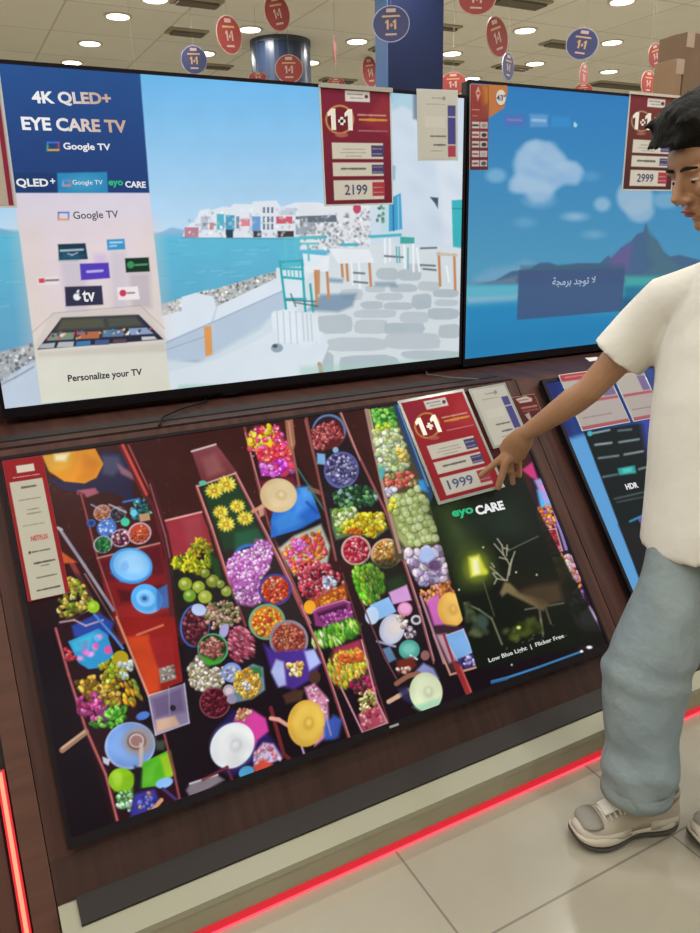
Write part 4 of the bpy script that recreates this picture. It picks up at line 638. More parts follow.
structure(MB().box((X0-.1, Y0, FLOOR), (X0, Y1, CEIL)).build('wall_left', m_wall))
structure(MB().box((X1, Y0, FLOOR), (X1+.1, Y1, CEIL)).build('wall_right', m_wall))
structure(MB().box((X0, Y0-.1, FLOOR), (X1, Y0, CEIL)).build('wall_front', m_wall))
structure(MB().box((X0, Y1, FLOOR), (X1, Y1+.1, CEIL)).build('wall_back', m_wall))
# partition that carries the upper televisions
structure(MB().box((-1.6, .055, FLOOR), (5.4, .62, .90)).build('wall_display', m_wood))
# ------------------------------------------------------------------ sloping display stands
OFF = -.03
LEDGE = DESK.w(0, .975, OFF)[2]
def yz_at(z, off=OFF):  # y on the sloping front for a given height
    t = (z-DESK.w(0, 0, off)[2])/DESK.T[2]; return DESK.w(0, t, off)[1]
def wedge(x0, x1, zb, off=OFF, top=LEDGE):
    a, b = yz_at(zb, off), yz_at(top, off)
    return MB().faces([(x0, a, zb), (x0, .05, zb), (x0, .05, top), (x0, b, top), (x1, a, zb), (x1, .05, zb), (x1, .05, top), (x1, b, top)],
                      [(0, 1, 2, 3), (7, 6, 5, 4), (0, 4, 5, 1), (1, 5, 6, 2), (2, 6, 7, 3), (3, 7, 4, 0)])
PT = -.935  # top of the plinth
st = thing('display_stand', 'dark walnut sloping stand carrying the flower-market television', 'display stand', (.8, -.4, PT), 'sloping walnut display stands')
wedge(-.098, 1.70, PT).build('body', m_wood, st)
s0, s1 = -.098+.046, 1.70+.046
tb = (PT+.004-DESK.w(0, 0, OFF)[2])/DESK.T[2]
MB().pbox(DESK, s0, s1, tb, -.034, OFF, OFF+.003).build('skirt_panel', m_wood2, st)
MB().box((-.058, -1.035, PT), (1.56, yz_at(PT)+.03, PT+.006)).build('shade_strip', m_dark, st)  # dark strip imitates the shadow band on the plinth under the stand
MB().box((-.09, -.205, LEDGE), (1.69, -.155, LEDGE+.004)).build('cable_slot', m_dark, st)
MB().box((-.09, yz_at(LEDGE)+.002, LEDGE), (1.69, yz_at(LEDGE)+.03, LEDGE+.007)).build('front_lip', m_wood2, st)
st2 = thing('display_stand', 'dark walnut sloping stand behind the person, carrying the black and blue television', 'display stand', (2.7, -.4, PT), 'sloping walnut display stands')
wedge(1.704, 3.7, PT).build('body', m_wood, st2)
MB().box((1.75, -1.035, PT), (3.6, yz_at(PT)+.03, PT+.006)).build('shade_strip', m_dark, st2)  # same imitated shadow band, in front of the second stand
dv = thing('display_divider', 'walnut divider with a glowing red light strip left of the market television', 'divider', (-.13, -.4, FLOOR))
wedge(-.152, -.100, FLOOR, OFF+.001, LEDGE+.002).build('board', m_wood3, dv)
wedge(-.60, -.181, FLOOR, OFF-.004, LEDGE).build('side_board', m_wood, dv)
wedge(-.181, -.152, FLOOR, OFF-.03, LEDGE-.002).build('channel', m_dark, dv)
q = MB(); tl = 1.0; tb2 = (FLOOR+.01-DESK.O[2])/DESK.T[2]; q.pbox(DESK, -.175+.046, -.1565+.046, tb2, .19, OFF-.028, OFF-.012); q.build('led_strip', m_red, dv, label='glowing red strip')
q = MB(); q.pbox(DESK, -.170+.046, -.1615+.046, tb2, .185, OFF-.013, OFF-.009); q.build('led_glow_line', m_redhot, dv)
pl = thing('display_plinth', 'low beige stone plinth under the sloping stands, edged with a red light line', 'plinth', (1.8, -.6, FLOOR))
MB().box((-.097, -1.10, FLOOR+.024), (5.2, .05, PT-.018)).build('front', m_plinth_f, pl)
MB().box((-.097, -1.103, PT-.018), (5.2, .05, PT-.0005)).build('top_slab', m_plinth, pl)
MB().box((-.097, -1.104, FLOOR+.001), (5.2, -1.08, FLOOR+.024)).build('led_strip', m_red, pl, label='glowing red strip at floor level')
MB().box((-.097, -1.1065, FLOOR+.001), (5.2, -1.104, FLOOR+.005)).build('led_glow_line', mat('added_red_glow', '801018', .5, emit='ff3444', estr=3.5), pl)  # extra emitter added to throw a red glow on the floor
MB().box((-.097, -1.08, FLOOR), (5.2, .05, FLOOR+.024)).build('base', m_dark, pl)
# ------------------------------------------------------------------ televisions
def television(P, s0, t0, w, h, label, paint, ns, nt, base, logo=None, bot=.022, side=.010, s_vis=None):
    tv = thing('television', label, 'television', P.w(s0+w/2, t0, 0))
    th = .045 if P is WALL else .024
    f = MB(); o0, o1 = -.012, .004
    f.pbox(P, s0-side, s0+w+side, t0+h, t0+h+side, o0, o1); f.pbox(P, s0-side, s0+w+side, t0-bot, t0, o0, o1)
    f.pbox(P, s0-side, s0, t0, t0+h, o0, o1); f.pbox(P, s0+w, s0+w+side, t0, t0+h, o0, o1)
    f.build('frame', m_black, tv)
    MB().pbox(P, s0-side+.003, s0+w+side-.003, t0-bot+.003, t0+h+side-.003, -th, -.002).build('back_case', m_case, tv)
    pic = Picture(P, s0, s0+w, t0, t0+h, 0, ns, nt, base); paint(pic); scr = pic.build('screen', SCREEN, tv)
    return tv, scr
TA, SA = television(WALL, 0, 0, 1.66, .934, 'large wall television showing a white harbour terrace and an eye-care advert', paint_harbour, 700, 430, '7cc0ea', bot=.03)
TB, SB = television(WALL, 1.688, -.012, 1.773, .998, 'wall television with an island under blue sky, beside the person', paint_island, 520, 320, '3c8cc0', bot=.03)
TC, SC_ = television(DESK, 0, 0, 1.66, .934, 'sloping television showing flower and fruit boats seen from above', paint_market, 860, 520, '1c0f14')
TD, SD = television(DESK, 1.804+.046, 0, 1.66, .934, 'sloping television with a blue picture and black advert, mostly behind the person', paint_third, 360, 240, '5b9cd2', side=.014)
a1 = WALL.at
MB().pbox(WALL, WALL.at(232, 402)[0]-.03, WALL.at(232, 402)[0]+.03, -.04, -.03, -.01, .003).build('logo_tab', m_black, TA)
L = SA
words(WALL, '4K QLED+', (33, 105.5), (112, 106.5), (33.5, 91), g_tan, L, .0004, 'heading', .034); words(WALL, 'EYE CARE TV', (22.5, 130), (127, 133), (22, 116.5), g_tan, L, .0004, 'heading', .034)
words(WALL, 'Google TV', (64, 151.5), (111, 152.5), (63.5, 142.5), g_white, L, .0004, bold=.025); words(WALL, 'QLED', (17, 188), (49, 188), (16.5, 178.5), g_white, L, .0004, bold=.03); words(WALL, '+', (50.5, 183.5), (55.5, 183.5), (50.2, 178.5), g_white, L, .0004, bold=.03)
words(WALL, 'Google TV', (73, 186), (103, 186), (72.8, 180), g_white, L, .0004); words(WALL, 'eyo', (109, 187.5), (123.5, 187.5), (109, 180.5), g_green, L, .0004, bold=.03); words(WALL, 'CARE', (125.5, 187.5), (146, 188), (125.3, 181), g_white, L, .0004, bold=.03)
words(WALL, 'Google TV', (74, 221.5), (119, 220), (73.5, 211.5), g_grey, L, .0004, bold=.015); words(WALL, 'tv', (83, 302), (95.5, 301.5), (82.5, 290.5), g_white, L, .0004, bold=.02)
words(WALL, 'Personalize your TV', (68.5, 384), (142.5, 377), (68, 375), g_dark, L, .0004, bold=.025)
g_dim = glow('lit_pale', 'a4b4c8'); words(WALL, ''.join(map(chr, [0xFE94, 0xFEA0, 0xFEE3, 0xFEAE, 0xFE91, 32, 0xFEAA, 0xFE9F, 0xFEEE, 0xFE97, 32, 0xFEFB])), (552, 288), (595, 286), (552, 277.5), g_dim, SB, .0004, bold=.015)
P_ = DESK; k = crop(430, 490, 3.89)
words(P_, 'eyo', k(93, 116)[0], k(175, 98)[0], k(88, 82)[0], g_green, SC_, .0004, bold=.035); words(P_, 'CARE', k(184, 99)[0], k(293, 75)[0], k(179, 62)[0], g_white, SC_, .0004, bold=.045)
g_soft = glow('lit_softwhite', 'c8ccc8'); words(P_, 'Low Blue Light  |  Flicker Free', k(232, 676)[0], k(524, 578)[0], k(226, 655)[0], g_soft, SC_, .0004, bold=.02)
words(P_, 'HDR', crop(540, 360, 3.89)(338, 505)[0], crop(540, 360, 3.89)(384, 496)[0], crop(540, 360, 3.89)(335, 482)[0], g_white, SD, .0004, bold=.03)
# small foot light and clip on the market television
MB().pbox(DESK, DESK.at(389, 728)[0], DESK.at(399, 728)[0], -.014, -.008, .004, .006).build('brand_badge', mat('silver', 'b8b8b8', .3, .8), TC)
# ------------------------------------------------------------------ price tags
def one_plus_one(Q, u0, v0, u1, v1, m, parent, o):  # figure 1, plus sign, figure 1; box with v upwards
    w, h = u1-u0, v1-v0; q = MB()
    for a in (0, .62): q.prism(Q, [(u0+w*(a+x), v0+h*y) for x, y in [(.14, 0), (.31, 0), (.31, 1), (.17, 1), (.02, .80), (.02, .62), (.14, .70)]], o, o+.0006)
    for r in [(.40, .36, .66, .50), (.475, .24, .585, .62)]: q.prism(Q, [(u0+w*r[0], v0+h*r[1]), (u0+w*r[2], v0+h*r[1]), (u0+w*r[2], v0+h*r[3]), (u0+w*r[0], v0+h*r[3])], o+.0003, o+.0009)
    return q.build('lettering', m, parent)
def sub(P, tl, tr, bl, off):
    a, b, c = [np.array(P.at(*q, off)) for q in (tl, tr, bl)]
    S = (b-a); w = float(np.hypot(*S)); S = S/w; T = np.array([-S[1], S[0]]); h = float((a-c)@T); o = a-T*h
    Q = Plane((0, 0, 0), P.tilt); Q.O = P.O+o[0]*P.S+o[1]*P.T+off*P.N; Q.S = S[0]*P.S+S[1]*P.T; Q.T = T[0]*P.S+T[1]*P.T; Q.N = P.N
    return Q, w, h
def price_tag(label, P, tl, tr, bl, off, paint, base, frame=m_acr, ns=150, edge=.006, name='price_tag', group=None):
    Q, w, h = sub(P, tl, tr, bl, off)
    t = thing(name, label, 'price tag', Q.w(w/2, 0, 0), group)
    MB().pbox(Q, -edge, w+edge, -edge, h+edge, -.004, -.0005).build('holder', frame, t)
    pic = Picture(Q, 0, w, 0, h, 0, ns, max(12, int(ns*h/w)), base); pic.fuzz = .9
    def q(u, v): return tuple(project(Q.w(u*w, (1-v)*h, 0)))
    def qq(*a): return [q(a[i], a[i+1]) for i in range(0, len(a), 2)]
    paint(pic, q, qq)
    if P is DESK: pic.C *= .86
    pic.build('printed_sheet', PRINT, t)
    def put(body, u0, v0, u1, v1, m, bold=.02):  # box, v down
        if body == '1+1': return one_plus_one(Q, u0*w, (1-v1)*h, u1*w, (1-v0)*h, m, t, .0006)
        return words(Q, body, (u0*w, (1-v1)*h), (u1*w, (1-v1)*h), (u0*w, (1-v0)*h), m, t, .0006, bold=bold, px=False, depth=.0004)
    return t, put
def rect(qq, a, b, c, d): return qq(a, b, c, b, c, d, a, d)
def scrib(p, q, u0, v, u1, w, c, n=9, seed=0, a=.8):
    R = random.Random(seed); u = u0
    while u < u1:
        l = R.uniform(.02, .05)*(1+(u1-u0)); e = min(u+l, u1); x0, x1 = q(u, v), q(e, v); p.line([x0, x1], w*R.uniform(.7, 1.2), c, a); u = e+.012
def promo(top, bot, ring='c88c50', wash=0.):
    def f(p, q, qq):
        p.poly(qq(-.05, -.05, 1.05, -.05, 1.05, 1.05, -.05, 1.05), top, 1, 1, bot)
        p.poly(qq(0, 0, .5, 0, .3, .25, 0, .3), '7c2444', .35, 6); p.poly(qq(.9, .05, 1, .1, 1, .4, .6, .3), 'c85050', .25, 6)
        p.poly(rect(qq, .34, .025, .70, .115), 'd8d4d0'); scrib(p, q, .38, .055, .6, 1, '70686c', seed=1); scrib(p, q, .42, .085, .6, 1, '8c8488', seed=2); x, y = q(.65, .07); p.ell(x, y, 1.8, 1.8, '5c3c50')
        x, y = q(.25, .27); r = abs(q(.46, .27)[0]-x); p.ell(x, y, r, r*1.02, ring); p.ell(x, y, r*.86, r*.88, hx(top)*.9)
        x, y = q(.27, .4); p.ell(x, y, r*.45, r*.16, 'b86c60', 0, .8)
        scrib(p, q, .52, .225, .93, 1.6, 'd8b0a0', seed=3); scrib(p, q, .54, .265, .95, 2.6, 'd8a040', seed=4, a=.9); scrib(p, q, .52, .36, .95, .9, 'd0a0a0', seed=5)
        for i, (a, b, lab) in enumerate([(.465, .605, '4c4470'), (.635, .755, '4c4470'), (.79, .965, 'b03c44')]):
            p.poly(rect(qq, .12, a, .88, b), 'd4d0c6'); p.poly(rect(qq, .7, a+.02, .89, b-(.02 if i < 2 else .03)), lab); scrib(p, q, .72, (a+b)/2-.02, .86, 1, 'b0a8c0', seed=6+i); scrib(p, q, .72, (a+b)/2+.025, .86, 1, 'b0a8c0', seed=16+i)
            if i == 0: scrib(p, q, .28, .52, .6, .8, '8c8880', seed=9); scrib(p, q, .24, .55, .62, .8, '94908a', seed=10); scrib(p, q, .32, .58, .55, .8, '94908a', seed=11)
            if i == 1: scrib(p, q, .25, .69, .6, 2, '5c5854', seed=12)
        x, y = q(.75, .86)
    return f
t, put = price_tag('red promotional tag reading 2199 clipped over the harbour television', WALL, (320.5, 86), (389.5, 89.5), (323.5, 204.5), .0078, promo('82283e', '702436'), '702436')
put('1+1', .07, .18, .46, .36, m_wtext, .05); put('2199', .28, .83, .62, .92, m_ink, .01)
MB().pbox(WALL, WALL.at(320, 86, .0085)[0], WALL.at(392, 86, .0085)[0], WALL.at(320, 86, .0085)[1]-.004, WALL.at(320, 84, .0085)[1]+.004, .0087, .014).build('clip', mat('clip_grey', 'a8a498', .4), t)
def white_tag(p, q, qq):
    p.poly(qq(-.05, -.05, 1.05, -.05, 1.05, 1.05, -.05, 1.05), 'c4c2b8')
    p.poly(rect(qq, .76, .2, .97, .36), '504c88'); p.poly(rect(qq, .76, .38, .97, .78), '4c4888'); p.poly(rect(qq, .76, .8, .97, .97), 'a84458')
    scrib(p, q, .35, .1, .68, 1, '8c8c88', seed=1); scrib(p, q, .2, .19, .68, .8, '9c9a94', seed=2); p.poly(rect(qq, .15, .37, .7, .53), 'd0cdc2', .7, 2); scrib(p, q, .3, .66, .7, 1.6, '66645e', seed=3); scrib(p, q, .38, .79, .68, 1.8, '5c5a5c', seed=4); scrib(p, q, .3, .88, .6, .8, '94928c', seed=5)
    x, y = q(.66, .1); p.ell(x, y, 1.6, 2, '8c9088')
price_tag('small white price card at the top right of the harbour television', WALL, (418.5, 90.5), (456.5, 92), (419, 159), .0078, white_tag, 'c4c2b8')
def edge_tag(p, q, qq):
    p.poly(qq(-.05, -.05, 1.05, -.05, 1.05, 1.05, -.05, 1.05), 'b8aca0'); p.poly(rect(qq, .86, 0, 1, 1), '8c2c40'); p.poly(rect(qq, .1, .02, .86, .3), '9c3040'); p.poly(rect(qq, .97, 0, 1, 1), 'b8b4c0')
price_tag('red-edged paper tag at the extreme left, over the harbour television', WALL, (-50, 70), (-2.5, 74), (-36, 205), .0078, edge_tag, 'b8aca0')
def promo_small(p, q, qq):
    p.poly(qq(-.05, -.05, 1.05, -.05, 1.05, 1.05, -.05, 1.05), 'a04438', 1, 1, '5c3040'); p.poly(qq(.6, 0, 1.05, 0, 1.05, .35, .8, .3), 'c08438', .9, 8); p.poly(qq(.3, .3, 1, .2, 1, .38, 0, .44), '8c4440', .8, 4)
    p.poly(qq(.28, .09, .42, .02, .54, .1, .4, .19), 'd8b0b0', .9, 1.5); x, y = q(.42, .1); p.ell(x, y, 1.4, 1.4, 'a04438'); scrib(p, q, .1, .29, .5, 1, 'd0908c', seed=1); scrib(p, q, .1, .36, .4, .8, 'c88080', seed=2)
    for i in range(5):
        v = .43+i*.113
        p.poly(rect(qq, .1, v, .5, v+.075), 'c8c0c0'); p.poly(rect(qq, .54, v, .95, v+.075), 'c0b8b8'); scrib(p, q, .15, v+.04, .42, 2, ['3c3840', '8c4450', '504850', 'a05c5c', '784c54'][i], seed=i); x, y = q(.76, v+.04); p.ell(x, y, 2.6, 2, ['8c8890', '3c3a40', '3a3c44', 'a8a0a8', '585058'][i])
t, put = price_tag('narrow orange and red feature sticker at the left edge of the island television', WALL, (470.5, 84), (489, 85), (470, 170), .0078, promo_small, 'a04438', ns=80, edge=.0005)
q = MB(); c_ = WALL.at(501, 97.5, .0105); pts = [(c_[0]+.022*math.cos(i*PI/12), c_[1]+.026*math.sin(i*PI/12)) for i in range(24)]
pts2 = [(WALL.at(*v, .009)) for v in [(488.5, 84.6), (507, 85.5), (508, 90), (504, 108), (498, 112), (489, 118)]]
MB().prism(WALL, pts2, .0088, .0092).build('orange_corner', mat('orange_sticker', 'b87038', .5), t); MB().prism(WALL, pts, .0093, .0105).build('round_badge', m_white, t)
words(WALL, '43"', (496.5, 100.5), (505.5, 100.8), (496.5, 94.5), m_ink, t, .0106, bold=.02, depth=.0004)
t, put = price_tag('brown-red promotional tag reading 2999 beside the person\'s forehead', WALL, (631, 94), (680, 98.6), (628.5, 189), .0078, promo('7c3c34', '4c2c30', 'a88c78'), '70383a')
put('1+1', .07, .18, .46, .36, m_wtext, .05); put('2999', .26, .83, .6, .92, m_ink, .01)
MB().pbox(WALL, WALL.at(629, 92, .0085)[0], WALL.at(680, 92, .0085)[0], WALL.at(629, 94, .0085)[1], WALL.at(629, 94, .0085)[1]+.010, .0087, .014).build('clip', mat('clip_pale', 'c8bcb0', .4), t)
# tags on the market television
def holder_bg(p, q, qq): p.poly(qq(-.05, -.05, 1.05, -.05, 1.05, 1.05, -.05, 1.05), '848880'); p.poly(qq(0, 0, 1, 0, 1, .06, 0, .06), 'a4a498', .8)
def red_panel(p, q, qq):
    promo('a4222c', '9a2430', 'c88c48')(p, q, qq)
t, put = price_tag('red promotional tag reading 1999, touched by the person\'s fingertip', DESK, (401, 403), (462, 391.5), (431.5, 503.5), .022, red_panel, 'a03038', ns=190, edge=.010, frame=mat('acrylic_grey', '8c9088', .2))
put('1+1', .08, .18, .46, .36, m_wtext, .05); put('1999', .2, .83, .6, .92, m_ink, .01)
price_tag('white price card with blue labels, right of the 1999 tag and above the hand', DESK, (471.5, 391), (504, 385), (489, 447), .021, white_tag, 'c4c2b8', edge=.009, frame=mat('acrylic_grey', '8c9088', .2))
def hidden_tag(p, q, qq):
    p.poly(qq(-.05, -.05, 1.05, -.05, 1.05, 1.05, -.05, 1.05), '6c2c2c', 1, 1, '3c1c24'); p.poly(qq(.2, .06, .65, .02, .85, .12, .8, .2, .3, .2), 'c8b8ac'); scrib(p, q, .3, .12, .7, 1, '6c5450', seed=1); scrib(p, q, .3, .35, .9, 2, 'b07858', seed=2); scrib(p, q, .3, .45, .9, 1.6, '9c4c48', seed=3); p.poly(qq(.3, .55, .5, .5, .5, .8, .4, .8), 'b09c94')
price_tag('dark red card half hidden behind the white price card and the wrist', DESK, (510, 398), (534, 394), (519, 432), .012, hidden_tag, '6c2c2c', ns=60, edge=.001)
def app_list(p, q, qq):
    p.poly(qq(-.05, -.05, 1.05, -.05, 1.05, 1.05, -.05, 1.05), '9c2028'); pts = qq(.0, .19, .82, .145, .90, .16, .94, .19, 1.0, 1.02, .02, 1.02)
    p.poly(rect(qq, .07, .165, .9, 1.02), 'ccc8b8'); p.poly(rect(qq, .9, .0, 1.02, 1.1), '9c2028'); x, y = q(.88, .185)
    p.poly(rect(qq, .3, .05, .75, .105), 'e0d8cc', 1, 1.2); scrib(p, q, .18, .135, .85, 1, 'd8b8b0', seed=1); scrib(p, q, .35, .215, .7, 2, '605c54', seed=2); scrib(p, q, .22, .305, .75, 1.2, '908c80', seed=3); scrib(p, q, .38, .38, .66, 1, '7c786c', seed=4); scrib(p, q, .36, .41, .7, 1.2, '8c887c', seed=5); scrib(p, q, .2, .49, .72, 1, '98948a', seed=6)
    scrib(p, q, .3, .68, .75, 1.4, '605c54', seed=8); x, y = q(.24, .68); p.ell(x, y, 1.2, 1.6, '4c4844'); scrib(p, q, .3, .76, .8, 2, '54504a', seed=9); scrib(p, q, .45, .785, .65, .8, '54504a', seed=10); scrib(p, q, .3, .86, .78, 1.4, '6c685e', seed=11); scrib(p, q, .25, .945, .8, 1.6, '54504a', seed=12)
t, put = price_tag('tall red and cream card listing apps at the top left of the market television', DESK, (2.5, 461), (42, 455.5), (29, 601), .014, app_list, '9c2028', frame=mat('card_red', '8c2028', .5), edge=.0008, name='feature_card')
put('NETFLIX', .33, .57, .76, .605, m_redink, .02)
# tags on the television behind the person
def pink_tag(p, q, qq):
    p.poly(qq(-.05, -.05, 1.05, -.05, 1.05, 1.05, -.05, 1.05), 'b8b0b0'); p.poly(rect(qq, -.05, -.05, 1.05, .12), 'b84854'); scrib(p, q, .1, .05, .8, 1.2, 'd89898', seed=2); p.poly(rect(qq, .02, .14, .98, .5), 'bcb6b2'); p.poly(rect(qq, .0, .5, 1.0, .55), 'b8606c'); p.poly(rect(qq, .72, .2, .98, .48), '6c5c9c', .8); scrib(p, q, .1, .8, .7, 1.6, '9c8c94', seed=3); p.poly(rect(qq, -.05, .94, 1.05, 1.05), 'b0606c')
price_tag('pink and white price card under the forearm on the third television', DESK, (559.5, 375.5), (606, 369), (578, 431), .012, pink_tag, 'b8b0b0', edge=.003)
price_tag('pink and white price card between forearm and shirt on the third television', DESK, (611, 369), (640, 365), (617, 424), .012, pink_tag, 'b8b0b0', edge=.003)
# cables and clips on the ledge
zc = LEDGE+.0105
tag(MB().tube([(.62, .025, zc), (.60, -.05, zc+.0), (.50, -.12, zc+.003), (.42, -.2, zc+.003), (.38, -.31, zc+.003)], .0035).build('power_cable', m_black, smooth=True), 'black cable lying in a curve on the ledge under the harbour television', 'cable')
tag(MB().tube([(1.52, .025, zc), (1.47, -.06, zc+.0), (1.50, -.18, zc+.003), (1.56, -.26, zc+.003)], .003).build('power_cable', mat('grey_cable', '605a58', .5), smooth=True), 'thin grey cable on the ledge above the 1999 tag', 'cable')
for i, (x, y, sgn, wh) in enumerate([(233, 409, 1, 'left'), (255, 407, -1, 'right')]):
    pts = [WALL.at(x-4, y-4, .02), WALL.at(x+5*1, y-5, .02), WALL.at(x+4 if sgn > 0 else x-3, y+4, .02)]
    tag(MB().prism(WALL, pts, .006, .009).build('paper_tab', m_white), f'tiny white triangular paper tab under the harbour television, the {wh} of two', 'paper tab')
c0 = DESK.at(592, 360, .03)
tag(MB().prism(DESK, [DESK.at(*v, .03) for v in [(585, 358), (597, 357), (599, 360), (590, 361.5)]], .028, .031).build('paper_tab', m_white), 'small white paper scrap above the forearm, under the island television', 'paper tab')
# ------------------------------------------------------------------ ceiling fittings
m_lamp = mat('lamp_glass', 'ffffff', .4, emit='fff4dc', estr=4.); m_trim = mat('lamp_trim', 'd0c8b4', .5); m_slot = mat('vent_dark', '746c5e', .8); m_ventf = mat('vent_frame', 'a89f8a', .7)
def disc(q, x, y, z0, z1, r, n=20):
    q.loft([[(x+r*math.cos(2*PI*i/n), y+r*math.sin(2*PI*i/n), z) for i in range(n)] for z in (z0, z1)])
    return q
def where(px): return 'left' if px < 233 else 'middle' if px < 466 else 'right'
def downlight(x, y, label, watts):
    r = thing('ceiling_light', label, 'ceiling light', (x, y, CEIL-.02), 'round downlights in the store ceiling')
    disc(MB(), x, y, CEIL-.012, CEIL, .15).build('trim_ring', m_trim, r); disc(MB(), x, y, CEIL-.016, CEIL-.011, .118).build('diffuser', m_lamp, r)
    lamp(x, y, watts)
LK = .215
def lamp(x, y, watts, size=.22):
    l = bpy.data.lights.new('downlight_lamp', 'AREA'); l.shape = 'DISK'; l.size = size; l.energy = watts*LK; l.color = (1., .98, .94)
    o = bpy.data.objects.new('downlight_lamp', l); COL.objects.link(o); o.location = (x, y, CEIL-.03)
vis = [((118, 17), 'ceiling light at the top left, larger of the two above the eye-care advert'), ((90, 44), 'ceiling light at the top left, lower one above the eye-care advert'), ((250, 30), 'ceiling light beside the bright red disc sign, at its right'), ((205, 54), 'small ceiling light just right of the low blue disc sign'),
       ((357, 42), 'ceiling light left of the tall blue column'), ((310, 63), 'tiny ceiling light at the right edge of the round blue column'), ((525, 31), 'ceiling light right of the tilted red disc sign'), ((612, 43), 'ceiling light right of the dark blue disc sign'), ((535, 64), 'ceiling light above the island television, left of the narrow red sign'),
       ((609, 72), 'ceiling light above the island television nearest the cartons'), ((452, 54), 'ceiling light just right of the tall blue column'), ((538, 90), 'ceiling light touching the top edge of the island television'), ((472, 79), 'ceiling light above the top left corner of the island television'), ((622, 2), 'ceiling light cut by the top edge, above the cartons'), ((155, 0), 'ceiling light cut by the top edge at the left'), ((393, 1), 'ceiling light partly behind the tall column at the top edge'), ((72, 63), 'tiny far ceiling light touching the top edge of the harbour television at the left')]
used = []
for (px, py), lab in vis:
    P = atz(px, py, CEIL-.012); downlight(P[0], P[1], lab, 55); used.append((P[0], P[1]))
for i in range(-3, 8):
    for j in range(-4, 4):
        x, y = .46+1.49*i, .45+1.27*j
        if (i+j) % 2 == 0 and min(math.hypot(x-a, y-b) for a, b in used) > .6: lamp(x, y, 100)
for x, y in [(12, 5), (12, 9), (15, 7), (16, 12), (11, 13), (6, 12), (1.5, 12), (-3, 9), (19, 8), (20, 14), (-3, 5)]: lamp(x, y, 260, .5)
for i, ((px, py), w, d, lab) in enumerate([((197, 3), 1.0, .6, 'dark ceiling vent at the top edge, above the bright red sign'), ((187, 33), .9, .6, 'dark ceiling vent left of the bright red sign'), ((216, 67), .9, .5, 'dark ceiling vent just above the harbour television, right of the low blue sign'), ((386, 50), .8, .6, 'dark ceiling vent beside the left face of the tall column'),
        ((338, 81), 1.1, .6, 'dark ceiling vent low above the 2199 tag'), ((520, 3), 1.3, .7, 'wide dark ceiling vent at the top edge, right of the large red sign'), ((560, 45), 1.0, .6, 'dark ceiling vent touching the left of the dark blue sign'), ((512, 68), 1.2, .5, 'dark ceiling vent behind the narrow white and blue sign'), ((620, 86), 2.4, .8, 'broad dark ceiling vent just left of the cartons'), ((448, 28), .6, .4, 'small dark ceiling vent right of the tall column'), ((452, 63), .6, .4, 'small dark ceiling vent below the light right of the tall column')]):
    P = atz(px, py, CEIL-.02); w *= .5; d *= .42; r = thing('ceiling_vent', lab, 'ceiling vent', (P[0], P[1], CEIL-.02), 'dark vents in the store ceiling')
    MB().box((P[0]-w/2, P[1]-d/2, CEIL-.022), (P[0]+w/2, P[1]+d/2, CEIL)).build('frame', m_ventf, r)
    q = MB()
    for k in range(5): y = P[1]-d/2+.05+(d-.1)*k/5; q.box((P[0]-w/2+.04, y, CEIL-.045), (P[0]+w/2-.04, y+(d-.1)/5*.85, CEIL-.02))
    q.build('slats', m_slot, r)
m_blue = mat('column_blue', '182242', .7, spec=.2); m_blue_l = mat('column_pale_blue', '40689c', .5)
cl = thing('column', 'tall square dark blue column with a paler blue left side', 'column', (float(aty(415, 60, 3.4)[0]), 3.5, FLOOR))
cx0, cx1 = aty(388, 60, 3.4)[0], aty(443, 60, 3.4)[0]; cy1 = on(376, 60, (1, 0, 0), cx0)[1]
MB().box((cx0, 3.4, FLOOR), (cx1, cy1, CEIL)).build('shaft', m_blue, cl); MB().box((cx0-.006, 3.4, FLOOR), (cx0, cy1, CEIL)).build('side_panel', m_blue_l, cl, label='paler blue side face')
v = FX*F_PX+RX*(281-350)-UX*(60-466.5); rc = CAM+v*(9.15/(v@FX)); rx_, ry_ = float(rc[0]), float(rc[1])
cl = thing('column', 'round dark blue column left of the tall one, rising behind the harbour television', 'column', (rx_, ry_, FLOOR))
disc(MB(), rx_, ry_, FLOOR, CEIL-.06, .365, 40).build('shaft', mat('column_gloss', '26344c', .3), cl, smooth=False); disc(MB(), rx_, ry_, CEIL-.06, CEIL, .372, 40).build('collar', mat('column_collar', '3c4654', .5), cl)
